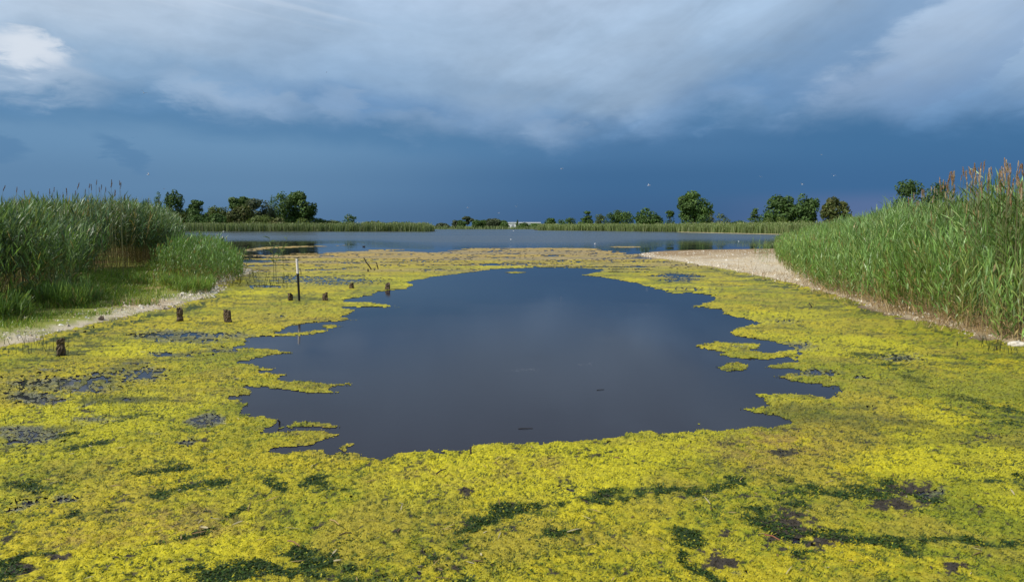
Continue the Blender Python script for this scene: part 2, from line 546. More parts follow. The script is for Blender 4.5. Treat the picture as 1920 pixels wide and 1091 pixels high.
def build_ground():
    az = np.concatenate([np.linspace(-180, -44, 30)[:-1], np.linspace(-44, 44, 300), np.linspace(44, 180, 30)[1:]])
    r = np.geomspace(1.5, 9000, 330)
    A, Rr = np.meshgrid(np.radians(az), r)
    X = Rr * np.sin(A); Y = Rr * np.cos(A)
    sd = land_sd(X, Y); Z = land_z(X, Y, sd)
    n0, n1 = X.shape
    idx = np.arange(n0 * n1).reshape(n0, n1)
    F = np.stack([idx[:-1, :-1], idx[:-1, 1:], idx[1:, 1:], idx[1:, :-1]], -1).reshape(-1, 4)[:, ::-1]
    sand = np.array([0.52, 0.42, 0.27]); shell = np.array([0.53, 0.455, 0.335]); grass = np.array([0.23, 0.25, 0.05])
    mud = np.array([0.10, 0.07, 0.035]); straw = np.array([0.34, 0.24, 0.11]); wetsand = np.array([0.27, 0.18, 0.09])
    f = fbm(X, Y, 2.5, 5); g = fbm(X, Y, 0.7, 4, 0.55, 4)
    s = sd[..., None]
    col = np.broadcast_to(grass, X.shape + (3,)).copy()
    mix = lambda c, b, k: c * (1 - k[..., None]) + b * k[..., None]
    col = mix(col, straw, sstep(f, 0.48, 0.62))
    left = X < 0
    kl = sstep(sd + (g - 0.5) * 2.8, 1.25, .5) * (Y < 130)
    col = mix(col, shell, kl * sstep(g, 0.25, 0.5))
    bar = (X > 0) & (Y < 130) & (sd > -1)
    col = np.where(bar[..., None], mix(np.broadcast_to(sand, col.shape), shell, sstep(g, 0.35, 0.6) * 0.9), col)
    col = np.where((bar & (Y < 34))[..., None], mix(col, straw * .8, sstep(sd + (g - .5) * 2, .1, .7) * sstep(Y, 31, 24) * .9), col)
    back = sstep(Y + (f - .5) * 12, 44, 56) * bar * .9
    col = mix(col, wetsand, back)
    col = mix(col, mud, sstep(sd + (g - 0.5) * 0.7, 0.42, 0.05) * (Y < 130) * 0.85)
    far = Y > 130
    col = np.where(far[..., None], mix(np.broadcast_to(np.array([0.10, 0.13, 0.04]), col.shape), sand * 0.9, sstep(sd, 3.0, 1.0) * ((px_of(X, np.maximum(Y, 1))[0] > 1270) & (Y < 300))), col)
    col = np.where((far & (sd < 2.5) & ((px_of(X, np.maximum(Y, 1))[0] < 1270) | (Y > 300)))[..., None], np.array([.05, .05, .03]), col)
    o = build('ground', np.stack([X, Y, Z], -1).reshape(-1, 3), F, M_GROUND, col.reshape(-1, 3), smooth_=True)
    tag(o, 'low sandy and grassy shores around the lake', kind='structure')


build_ground()


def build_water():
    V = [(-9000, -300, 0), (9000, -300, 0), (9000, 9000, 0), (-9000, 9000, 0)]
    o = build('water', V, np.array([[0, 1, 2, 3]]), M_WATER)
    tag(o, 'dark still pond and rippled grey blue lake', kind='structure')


build_water()

# ------------------------------------------------------------------ algae mat
HOLE = [(945, 503.5), (1010, 501.5), (1100, 503), (1130, 505.5), (1118, 510), (1092, 515.5), (1154, 523), (1235, 542), (1264, 550), (1293, 548), (1337, 555), (1339, 562), (1293, 576), (1352, 581), (1356, 590), (1422, 606), (1396, 612), (1359, 620), (1367, 627), (1411, 634), (1444, 638), (1495, 652), (1506, 671), (1465, 680), (1488, 696), (1452, 705), (1477, 715), (1521, 717), (1583, 727), (1572, 735), (1565, 746), (1532, 746), (1524, 738.5), (1458, 740), (1418, 738), (1436, 746), (1436, 760), (1381, 766), (1414, 775), (1488, 790), (1480, 795), (1455, 796), (1447, 803), (1385, 806), (1315, 808), (1242, 812), (1165, 812), (1143, 826.5), (1110, 831), (1055, 828), (1000, 828), (899, 833), (837, 840), (749, 849), (722, 857), (668, 854), (650, 848), (606, 841), (541, 846), (527, 842), (590, 832), (626, 822), (629, 816), (606, 808), (518, 808), (475, 818), (498, 804), (512, 803), (525, 805), (624, 800), (612, 793), (576, 792), (525, 799), (512, 805), (510, 787), (464, 778), (462, 756), (418, 747), (475, 739), (464, 725.5), (564, 734), (625, 736), (580, 731), (637, 722), (568, 716), (525, 710), (525, 704), (472, 699), (495, 693), (443, 679), (475, 675.5), (531, 662), (514, 656), (456, 654), (410, 656), (452, 645), (475, 633), (591, 629), (629, 620), (587, 618), (525, 624), (541, 614), (583, 606), (637, 603), (668, 600.5), (637, 595), (668, 587), (664, 581), (629, 575.5), (730, 577), (740, 573), (679, 566), (635, 566), (699, 552), (702, 548), (764, 541), (776, 535), (768, 527), (818, 518), (899, 508)]
MAT = [G(*p) for p in ((430, 505), (462, 478), (520, 477), (620, 475), (671, 469), (748, 468.5), (800, 474), (892, 466), (1029, 464.5), (1070, 463), (1132, 470), (1195, 477), (1230, 484))] + [(17, 36), (14, 20), (13.5, 8), (13, 3.0), (-13, 3.0), (-13.5, 10), (-15, 24), (-16, 36)]
TONGUES = [[(452, 470), (500, 463), (560, 461.2), (640, 460), (672, 458.8), (640, 461.5), (560, 464), (500, 466.5), (470, 471)],
           [(1130, 463.5), (1160, 462), (1195, 462.3), (1210, 463.2), (1170, 464.3)]]
ISLES = [[(1301, 650), (1341, 642), (1425, 645), (1420, 653), (1400, 659), (1368, 662)],
         [(1348, 664), (1400, 656), (1440, 661), (1490, 655), (1500, 668), (1440, 675), (1372, 671)],
         [(1348, 688), (1380, 679), (1408, 684), (1395, 694), (1365, 696)], [(1428, 690), (1440, 684), (1500, 672), (1500, 694)],
         [(590, 611), (620, 607.5), (653, 611), (625, 616), (600, 615)], [(737, 576), (748, 575), (750, 577), (740, 578)],
         [(945, 511), (965, 509), (990, 510.5), (965, 513)], [(630, 840), (640, 835), (656, 836), (652, 845), (636, 846)],
         [(1434, 720), (1440, 718), (1448, 720), (1440, 722)], [(555, 627), (575, 625), (590, 627), (570, 629)],
         [(450, 706), (480, 702), (532, 712), (575, 722), (560, 731), (470, 726), (450, 722)]]
# thin places: px centre, half width, half height, how open (1 = water shows), tilt
THIN = [(330, 632, 80, 13, 1.0), (430, 630, 45, 9, .8), (255, 705, 70, 15, .9), (120, 722, 110, 14, .9), (40, 746, 45, 13, 1.1), (250, 683, 45, 6, .7), (190, 785, 52, 9, .8), (45, 812, 70, 18, 1.0), (160, 757, 14, 6, 1.0),
        (410, 795, 24, 13, 1.5), (255, 748, 28, 6, .9), (385, 835, 22, 8, .9), (270, 820, 30, 13, .5), (115, 920, 50, 9, .8), (28, 945, 24, 14, .9), (600, 526, 130, 9, .75), (320, 665, 60, 6, .8), (420, 655, 50, 5, .9),
        (1275, 520, 42, 9, .8), (1500, 648, 40, 9, .7), (1480, 604, 70, 5, .5), (1530, 700, 55, 8, .6), (1470, 850, 18, 6, .6), (1710, 920, 40, 9, .6),
        (1480, 1000, 30, 12, .5), (1345, 1055, 26, 10, .5), (1050, 905, 22, 5, .5), (720, 1060, 60, 16, .4), (1690, 670, 50, 10, .6), (1340, 590, 10, 3, .4), (1310, 543, 40, 3, .5), (520, 592, 40, 4, .6), (205, 690, 30, 4, .6), (95, 690, 30, 5, .7)]
# dark green weed seams: polylines with half width in photo px
SEAMS = [([(0, 1055), (60, 1050), (150, 1030), (250, 1005), (330, 988), (400, 975), (470, 968)], 6), ([(0, 905), (80, 905), (180, 902), (260, 890), (330, 880)], 9), ([(330, 925), (400, 918), (480, 915)], 12), ([(560, 915), (620, 918)], 7),
         ([(740, 1091), (760, 1050), (850, 1000), (900, 970), (960, 945), (1020, 935), (1070, 922)], 12), ([(1070, 925), (1130, 910), (1200, 915), (1280, 920), (1330, 905), (1380, 900), (1450, 910)], 11), ([(1100, 960), (1160, 985), (1220, 1000), (1280, 1035)], 10), ([(1030, 985), (1050, 1000), (1075, 990)], 9),
         ([(1400, 955), (1430, 965), (1470, 990), (1500, 1030), (1490, 1060)], 15), ([(1450, 935), (1540, 925), (1640, 905), (1720, 925), (1800, 930), (1920, 915)], 15), ([(1520, 985), (1600, 990), (1660, 1005), (1700, 1030)], 9), ([(1740, 1000), (1830, 1020), (1920, 1010)], 9),
         ([(1620, 660), (1700, 665), (1760, 672)], 9), ([(1690, 690), (1720, 715)], 12), ([(1760, 742), (1830, 755), (1900, 770), (1960, 780)], 8), ([(1850, 790), (1920, 800)], 9), ([(340, 1075), (460, 1060), (560, 1055), (620, 1045)], 16), ([(560, 1091), (640, 1070), (700, 1060)], 12), ([(100, 960), (200, 955)], 12),
         ([(120, 845), (170, 838)], 6), ([(95, 820), (140, 815)], 6), ([(210, 785), (280, 782)], 7), ([(0, 1091), (40, 1060)], 10), ([(1150, 1000), (1250, 1060), (1300, 1091)], 8), ([(820, 1091), (900, 1075), (960, 1080)], 9), ([(1650, 985), (1720, 1000)], 8), ([(0, 662), (60, 657), (150, 630), (250, 604), (360, 578), (430, 556)], 4), ([(1240, 487), (1330, 505), (1450, 532), (1560, 562), (1680, 599), (1800, 633), (1920, 666)], 4)]
MUD = [(1480, 995, 44, 30), (1545, 1020, 48, 15), (1345, 1055, 44, 22), (1690, 948, 66, 12), (1700, 918, 55, 14), (1470, 850, 28, 9), (1790, 1065, 42, 15), (1360, 1003, 24, 10), (1840, 825, 26, 9), (870, 925, 16, 8), (40, 1068, 30, 12), (110, 1050, 26, 9)]
BROWN = [(1440, 835, 130, 34, .8), (330, 985, 120, 26, .7), (600, 808, 32, 11, .9), (860, 885, 120, 20, .45), (1030, 868, 60, 16, .5), (180, 1010, 90, 16, .6), (600, 600, 50, 6, .5), (355, 755, 40, 9, .5), (1600, 790, 120, 14, .3), (1540, 590, 60, 8, .25), (560, 745, 40, 6, .3)]


def algae_fields(X, Y):
    """density (>0 keeps), and the colour weights at world points"""
    PX, PY = px_of(X, Y)
    D = np.hypot(X, Y)
    edge_n = (fbm(X * .8, Y, 0.9, 5, 0.55, 2) - 0.5)
    fine = (fbm(X, Y, 0.16, 3, 0.6, 6) - 0.5)
    hole = poly_sd(X, Y, [G(*p) for p in HOLE])
    scale = np.clip(D / 12, 0.5, 4)
    dens = -hole + edge_n * 0.42 * scale ** .5 + fine * 0.30
    for isl in ISLES:
        dens = np.maximum(dens, poly_sd(X, Y, [G(*p) for p in isl]) + edge_n * 0.3 + fine * 0.18)
    dens = np.clip(dens, -1, 1)
    far = poly_sd(X, Y, MAT) + (fbm(X * .12, Y, 2.0, 4, 0.6, 12) - 0.5) * 9 * sstep(D, 25, 55)
    for tg in TONGUES:
        far = np.maximum(far, poly_sd(X, Y, [G(*p) for p in tg]) + (fbm(X * .15, Y, 2.0, 4, .6, 3) - .5) * 2.0)
    dens = np.minimum(dens, far * 0.4)
    thin = np.zeros_like(X)
    wx = (fbm(X, Y, 0.8, 4, 0.55, 21) - 0.5); wy = (fbm(X, Y, 0.8, 4, 0.55, 31) - 0.5)
    k = 1387 / np.maximum(D, 3)                                   # px per metre sideways
    kv = k * CAM_H / np.maximum(D, 3)                             # px per metre in depth
    QX = PX + wx * 0.9 * k; QY = PY + wy * 0.9 * kv
    for (a, b, c, d, op) in THIN:
        r2 = ((QX - a) / c) ** 2 + ((QY - b) / d) ** 2
        thin = np.maximum(thin, op * np.exp(-r2 * 0.62) * (.84 if a < 700 and b < 960 else 1))
    sl = fbm(X * .22 + 40, Y, 0.55, 5, 0.6, 55)
    thin = np.maximum(thin, sstep(sl, 0.60, 0.70) * .85 * sstep(D, 8, 12) * sstep(fbm(X, Y, 5, 2, .5, 71), .42, .6) * sstep(PX, 1750, 1500))
    seam = np.zeros_like(X)
    for pts, w in SEAMS:
        best = np.full(X.shape, 1e9)
        for (ax, ay), (bx, by) in zip(pts[:-1], pts[1:]):
            ex, ey = bx - ax, (by - ay) * 2.2
            t = np.clip(((QX - ax) * ex + (QY - ay) * 2.2 * ey) / (ex * ex + ey * ey), 0, 1)
            best = np.minimum(best, np.hypot(QX - ax - t * ex, (QY - ay) * 2.2 - t * ey))
        seam = np.maximum(seam, np.exp(-(best / (w * 2.0)) ** 2))
    seam = seam * sstep(fbm(X, Y, .45, 3, .6, 151), .36, .54)
    brown = np.zeros_like(X)
    for (a, b, c, d, op) in BROWN:
        brown = np.maximum(brown, op * np.exp(-(((QX - a) / c) ** 2 + ((QY - b) / d) ** 2)))
    return PX, PY, D, dens, thin, seam, brown


def mat_height(X, Y, D, seam, thin, dens, spacing):
    """relative relief 0..1 of the mat and its height in metres"""
    h = np.zeros_like(X); tot = 0
    for sc_, amp, o in ((0.55, 0.22, 1), (0.20, 0.35, 2), (0.085, 0.9, 3), (0.036, 1.5, 4)):
        n = vnoise(X / sc_ + o * 7.3, Y / sc_ + o * 11.9)
        att = np.clip(sc_ / (1.6 * spacing), 0, 1)
        h += amp * (.5 + (n - .5) * att); tot += amp
    hn = np.clip((h / tot - .5) * 1.9 + .5, 0, 1)
    z = 0.003 + 0.022 * hn * (1 - 0.5 * np.clip(seam, 0, 1)) * (1 - 0.9 * np.clip(thin * 1.2, 0, 1)) * (0.15 + 0.85 * sstep(dens, 0.0, 0.2))
    return hn, z


def algae_colour(X, Y, D, h, seam, thin, brown, dens):
    yel = np.array([0.425, 0.37, 0.013]); yel2 = np.array([0.345, 0.325, 0.015]); grn = np.array([0.155, 0.20, 0.010]); dgr = np.array([0.024, 0.046, 0.006])
    brn = np.array([0.27, 0.19, 0.05]); org = np.array([0.36, 0.25, 0.065]); pink = np.array([0.27, 0.22, 0.11]); mud = np.array([.045, .038, .026])
    mix = lambda c, b, k: c * (1 - k[:, None]) + b * k[:, None]
    lo = (0.22, 0.36)
    f = fbm(X, Y, 1.6, 4, 0.55, 8); g = fbm(X, Y, 0.3, 4, 0.7, 15); q = fbm(X, Y, 0.06, 3, 0.7, 33); w = np.random.default_rng(7).random(len(X))
    col = np.broadcast_to(yel, (len(X), 3)).copy()
    col = mix(col, yel2, sstep(f, 0.35, 0.6))
    rightgreen = sstep(px_of(X, Y)[0], 1350, 1750) * 0.16
    col = mix(col, grn, np.clip(sstep(g * .3 + q * .5 + w * .2 + (f - .5) * 0.6 + rightgreen, 0.50, 0.74) * 0.75 + sstep(.45 - h, 0, .2) * .35 * (D < 25), 0, 0.85))
    col = mix(col, np.array([.30, .255, .03]), sstep(fbm(X, Y, .9, 4, .6, 88), .50, .66) * .6)
    col = mix(col, np.array([.47, .45, .012]), sstep(fbm(X, Y, 2.2, 3, .55, 97), .52, .64) * .7)
    # seams: dark green weed, clumpy
    sk = np.clip(seam, 0, 1)
    col = mix(col, grn * 0.7, sstep(sk * .8 + (q - .5) * 2.2 + (g - .5) * 1.6 + (w - .5) * .4, 0.3, 0.7) * 0.7)
    col = mix(col, dgr * 1.2, sstep(h * .45 + w * .55, lo[1], lo[0]) * .92 * np.interp(D, [18, 34], [1, 0]))
    v1 = vnoise(X / .16 + 3, Y / .16 + 8); v2 = vnoise(X / .07 + 1, Y / .07 + 4)
    col = mix(col, dgr, sstep(sk * .50 + (v1 - .5) * .75 + (v2 - .5) * .8 + (w - .5) * .8, 0.37, 0.43) * sstep(sk, .03, .25))

    col = mix(col, np.array([.12, .13, .095]) * (.7 + .6 * w[:, None]), sstep(thin + (q - .5) * .8, 0.34, 0.7) * 0.9)
    col = mix(col, brn, np.clip(brown, 0, 1) * sstep(q + (g - .5), 0.3, 0.6))
    px_, py_ = px_of(X, Y); mk = np.zeros(len(X))
    for a_, b_, c_, d_ in MUD: mk = np.maximum(mk, np.exp(-((px_ - a_) / c_) ** 2 - ((py_ - b_) / d_) ** 2))
    col = mix(col, mud, sstep(mk + (q - .5) * 1.8 + (g - .5) * 1.2, .42, .62))
    s1 = (fbm(X * .4, Y, .34, 5, .72, 131) - .5) * 2.2; s2 = (fbm(X * .3, Y, 1.3, 4, .6, 141) - .5) * 2.2
    dk = sstep(D, 6, 12)
    col = mix(col, np.array([.085, .105, .02]), np.clip(sstep(s1 + s2 * .45 + (w - .5) * .5, .12, .46) * .6, 0, 1) * dk)
    col = mix(col, np.array([.05, .06, .02]), sstep(s1 + s2 * .6 + (w - .5) * .4, .42, .62) * dk * .8)
    col = mix(col, np.array([.27, .26, .03]), sstep(-s2 + s1 * .3, .0, .4) * .3 * dk)
    # bleached and rusty far part
    bw = (fbm(X * .14, Y, 3.0, 4, 0.55, 41) - 0.5) * 22
    kf = sstep(D + bw, 34, 46)
    fx = px_of(X, Y)[0]
    col = mix(col, org, kf * 0.55)
    band = sstep(D + bw * .8, 48, 56)
    col = mix(col, org * (0.9 + 0.35 * g[:, None]), band * 0.7)
    col = mix(col, pink, kf * sstep(fbm(X * .16, Y, 2.2, 4, .6, 51), 0.44, 0.6) * 0.85)
    fs = sstep(D, 18, 30)
    sp_ = (fbm(X * .35, Y, .5, 4, .7, 63) - .5) * 2.4
    col = mix(col, np.array([.10, .11, .06]), np.clip(sp_ * 1.6 - .25, 0, .75) * fs)
    col = mix(col, yel, kf * (1 - band) * sstep(sp_, -.15, -.4) * .8)
    return col * np.array([1.03, .98, 1.0]) * (.76 + .50 * w[:, None])


def build_algae():
    f = FPX * 1024 / 1920
    # rows of a fan that gets coarser with distance
    dy = np.concatenate([np.arange(470, 60, -1.1), np.arange(60, 14.5, -0.33)])
    d = f * CAM_H / dy
    a = np.tan(np.radians(np.linspace(-38, 38, 1010)))
    X = d[:, None] * a[None]; Y = np.broadcast_to(d[:, None], X.shape).copy()
    sp = (np.abs(np.gradient(d))[:, None] + (d * (a[1] - a[0]))[:, None] * np.ones_like(X)) / 2
    X = X + (rng.random(X.shape) - 0.5) * sp * 0.7; Y = Y + (rng.random(X.shape) - 0.5) * sp * 0.7
    PX, PY, D, dens, thin, seam, brown = algae_fields(X, Y)
    sdl = np.maximum(poly_sd(X, Y, LEFT_LAND), poly_sd(X, Y, RIGHT_LAND))
    hn, h = mat_height(X, Y, D, seam, thin, dens, sp)
    grain = (fbm(X, Y, 0.10, 3, 0.7, 77) - .5) * 2.3 + .5; streak = fbm(X * .22, Y, 0.5, 4, 0.6, 19)
    grain_far = (fbm(X * .3, Y, 0.9, 5, 0.75, 27) - .5) * 2.0 + .5
    streak = (streak - .5) * 1.6 + .5; w_ = sstep(D, 16, 30)
    gg = (grain * .6 + streak * .4) * (1 - w_) + (grain * .35 + grain_far * .65) * w_
    keep = (dens > 0) & (thin * 0.68 + .08 * sstep(D, 20, 30) < gg + 0.10 + (rng.random(X.shape) - .5) * .75 * np.clip(thin * 2, 0, 1)) & (sdl < 0.35)
    keep |= (dens > -.5) & (dens <= 0) & (D < 30) & (gg > .74 - dens * 1.1) & (sdl < 0)
    # speckle of gaps in the far, broken part
    keep &= ~((D > 36) & (grain_far * .6 + grain * .4 < 0.30))
    h = h + np.clip(sdl + 0.35, 0, 1) * 0.05
    n0, n1 = X.shape
    idx = np.arange(n0 * n1).reshape(n0, n1)
    kq = keep[:-1, :-1].astype(int) + keep[:-1, 1:] + keep[1:, 1:] + keep[1:, :-1]
    F = np.stack([idx[:-1, :-1], idx[:-1, 1:], idx[1:, 1:], idx[1:, :-1]], -1)[kq >= 3]
    used = np.unique(F); remap = np.full(n0 * n1, -1); remap[used] = np.arange(len(used))
    xs, ys, hs, rel = X.ravel()[used], Y.ravel()[used], h.ravel()[used], hn.ravel()[used]
    col = algae_colour(xs, ys, D.ravel()[used], rel, seam.ravel()[used], thin.ravel()[used], brown.ravel()[used], dens.ravel()[used])
    o = build('algae_mat', np.stack([xs, ys, hs], -1), remap[F], M_ALGAE, col, smooth_=False)
    tag(o, 'yellow green floating algae mat around the open pond', 'algae', kind='stuff')
    # small fronds standing on the mat, denser near the eye
    N = 235000
    u = rng.random(N); dd = 3.9 * (24 / 3.9) ** (u ** 1.15)
    xx = dd * np.tan(np.radians((rng.random(N) - .5) * 76)); yy = dd
    PX, PY, D, dens, thin, seam, brown = algae_fields(xx, yy)
    sdl = np.maximum(poly_sd(xx, yy, LEFT_LAND), poly_sd(xx, yy, RIGHT_LAND))
    gg = ((fbm(xx, yy, 0.10, 3, 0.7, 77) - .5) * 2.3 + .5) * .6 + ((fbm(xx * .22, yy, 0.5, 4, 0.6, 19) - .5) * 1.6 + .5) * .4
    ok = (dens > 0.0) & (thin * .72 < gg + .04) & (sdl < 0.2)
    xx, yy, D, dens, thin, seam, brown = (v[ok] for v in (xx, yy, D, dens, thin, seam, brown))
    n = len(xx)
    rel, hz = mat_height(xx, yy, D, seam, thin, dens, np.full(n, 0.012))
    col = algae_colour(xx, yy, D, rel, seam, thin, brown, dens) * (0.7 + 0.65 * rng.random((n, 1)))
    size = (0.005 + 0.006 * rng.random(n)) * np.clip(D / 8, 0.75, 1.5)
    ph = rng.random(n) * 2 * math.pi; tilt = np.radians((8 + 50 * rng.random(n)) * np.interp(D, [6, 16], [1, .45]))
    dirv = np.stack([np.cos(ph) * np.cos(tilt), np.sin(ph) * np.cos(tilt), np.sin(tilt)], -1)
    side = np.stack([-np.sin(ph), np.cos(ph), (rng.random(n) - .5) * .6], -1)
    P = np.stack([xx, yy, hz - 0.002], -1)
    tip = P + dirv * (size * 2.2)[:, None]; md = P + dirv * (size * 1.1)[:, None]
    V = np.stack([P, md + side * (size * .7)[:, None], tip, md - side * (size * .7)[:, None]], 1).reshape(-1, 3)
    o = build('algae_fronds', V, np.arange(4 * n).reshape(n, 4), M_FROND, np.repeat(col, 4, 0))
    tag(o, 'tiny curled fronds on the floating algae mat', 'algae', kind='stuff')


def seam_weed():
    """broader dark leaves of the weed that shows in the seams of the mat"""
    N = 330000
    dd = 3.9 * (15 / 3.9) ** rng.random(N); xx = dd * np.tan(np.radians((rng.random(N) - .5) * 76)); yy = dd
    PX, PY, D, dens, thin, seam, brown = algae_fields(xx, yy)
    v1 = vnoise(xx / .16 + 3, yy / .16 + 8); v2 = vnoise(xx / .07 + 1, yy / .07 + 4)
    p = sstep(seam * .55 + (v1 - .5) * .8 + (v2 - .5) * .8, .30, .42) * sstep(seam, .03, .25)
    p = np.maximum(p, .05 * (fbm(xx, yy, .3, 4, .7, 15) > .55))
    k = (dens > .03) & (rng.random(N) < p * .8) & (np.maximum(poly_sd(xx, yy, LEFT_LAND), poly_sd(xx, yy, RIGHT_LAND)) < -.1)
    xx, yy, D, dens, thin, seam, brown = (v[k] for v in (xx, yy, D, dens, thin, seam, brown)); n = len(xx)
    rel, hz = mat_height(xx, yy, D, seam, thin, dens, np.full(n, .012))
    ph = rng.random(n) * 6.28; tilt = np.radians(rng.uniform(5, 60, n))
    d = np.stack([np.cos(ph) * np.cos(tilt), np.sin(ph) * np.cos(tilt), np.sin(tilt)], -1)
    sd = np.stack([-np.sin(ph), np.cos(ph), rng.normal(0, .3, n)], -1)
    c = np.array([[.022, .050, .006], [.035, .075, .008], [.016, .036, .006], [.09, .13, .012], [.30, .29, .015]])[rng.choice(5, n, p=[.34, .26, .22, .11, .07])] * rng.uniform(.7, 1.3, (n, 1))
    sp = Soup()
    ribbons(sp, np.stack([xx, yy, hz], -1), d, np.tile([0, 0, -.4], (n, 1)), rng.uniform(.018, .042, n), rng.uniform(.004, .009, n), sd, 2, c, c * 1.15, 'leaf')
    o = sp.build('water_weed', M_FROND); tag(o, 'dark green water weed showing in seams of the yellow algae', 'weed', kind='stuff')


build_algae()
seam_weed()

# ------------------------------------------------------------------ reeds
def unit(v): return v / (np.linalg.norm(v, axis=-1, keepdims=True) + 1e-9)


def reeds(sp, X, Y, Z, Hh, wind, greens, base_col, nleaf=10, lw=0.014, t0=0.22, spread=(16, 46), leafL=(0.34, 0.6), stem_w=0.005):
    """vectorised common reeds: one stem ribbon and nleaf leaves each; returns the stem tips"""
    n = len(X)
    wind = np.asarray(wind, float)
    P = np.stack([X, Y, Z - 0.03], -1)
    cl = np.stack([fbm(X, Y, 1.1, 2, .6, 101) - .5, fbm(X, Y, 1.1, 2, .6, 111) - .5, 0 * X], -1)
    lean = np.stack([rng.normal(0, .08, n), rng.normal(0, .08, n), np.ones(n)], -1) + wind * 0.03 + cl * .7
    D = unit(lean); bend = np.repeat(wind[None] * 0.10, n, 0) * rng.uniform(.3, 1.4, (n, 1))
    ph = rng.random(n) * 2 * math.pi
    side = np.stack([np.cos(ph), np.sin(ph), 0 * ph], -1)
    g = greens[rng.integers(0, len(greens), n)] * rng.uniform(.72, 1.25, (n, 1))
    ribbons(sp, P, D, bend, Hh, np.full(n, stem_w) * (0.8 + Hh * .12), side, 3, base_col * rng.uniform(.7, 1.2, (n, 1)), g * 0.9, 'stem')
    rep = lambda a: np.repeat(a, nleaf, 0)
    t = (t0 + (1 - t0) * (np.arange(nleaf)[None] + rng.random((n, nleaf))) / nleaf).ravel()
    Hr = rep(Hh)
    B = rep(P) + rep(D) * (t * Hr)[:, None] + rep(bend) * (t ** 2 * Hr)[:, None]
    alt = (np.tile(np.arange(nleaf), n) % 2) * math.pi
    a = rep(ph) + alt + rng.normal(0, .5, n * nleaf)
    phi = np.radians(rng.uniform(*spread, n * nleaf)) * (1.15 - 0.45 * t)
    d = np.stack([np.cos(a) * np.sin(phi), np.sin(a) * np.sin(phi), np.cos(phi)], -1) + wind * 0.16
    d = unit(d + rep(cl) * .9)
    Ll = rng.uniform(*leafL, n * nleaf) * np.clip(Hr / 2.6, .45, 1.1) * np.interp(t, [0, .5, 1], [.75, 1, .8])
    bd = np.stack([0 * t, 0 * t, -rng.uniform(.05, .55, n * nleaf) * np.interp(t, [0, .85, 1], [1, .8, .3])], -1) + wind * rng.uniform(.0, .22, (n * nleaf, 1))
    sd = unit(np.cross(d, np.array([0, 0, 1.0])) + rng.normal(0, .5, (n * nleaf, 3)))
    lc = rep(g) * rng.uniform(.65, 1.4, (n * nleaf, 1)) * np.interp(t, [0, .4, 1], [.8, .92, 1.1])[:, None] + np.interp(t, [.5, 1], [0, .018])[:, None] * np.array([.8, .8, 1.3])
    dry = (rng.random(n * nleaf) < np.interp(t, [0, .25, .45, 1], [.5, .2, .035, .012]))
    deadr = rep(rng.random(n) < .035); dry = dry | deadr
    lc[dry] = np.array([.34, .26, .10]) * rng.uniform(.7, 1.2, (dry.sum(), 1))
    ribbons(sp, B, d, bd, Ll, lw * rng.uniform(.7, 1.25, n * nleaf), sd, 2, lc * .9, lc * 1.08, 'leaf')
    return P + D * Hh[:, None] + bend * Hh[:, None]


def scatter(poly, dens_fn, box):
    x0, x1, y0, y1 = box
    n = int((x1 - x0) * (y1 - y0) * 46)
    x = rng.uniform(x0, x1, n); y = rng.uniform(y0, y1, n)
    sd = poly_sd(x, y, poly)
    k = (sd > 0) & (rng.random(n) < dens_fn(x, y, sd) / 46)
    return x[k], y[k], sd[k]


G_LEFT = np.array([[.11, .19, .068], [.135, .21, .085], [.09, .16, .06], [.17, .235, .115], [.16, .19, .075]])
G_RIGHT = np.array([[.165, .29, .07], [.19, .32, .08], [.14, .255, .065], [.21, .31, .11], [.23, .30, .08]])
TALL_LEFT = [G(*p) for p in ((-160, 640), (0, 597), (80, 586), (140, 566), (175, 534), (210, 516), (270, 512), (334, 510))] + [AT(334, 424, 46)[:2], AT(336, 424, 62)[:2], (-45, 100), (-60, 60), (-40, 14)]


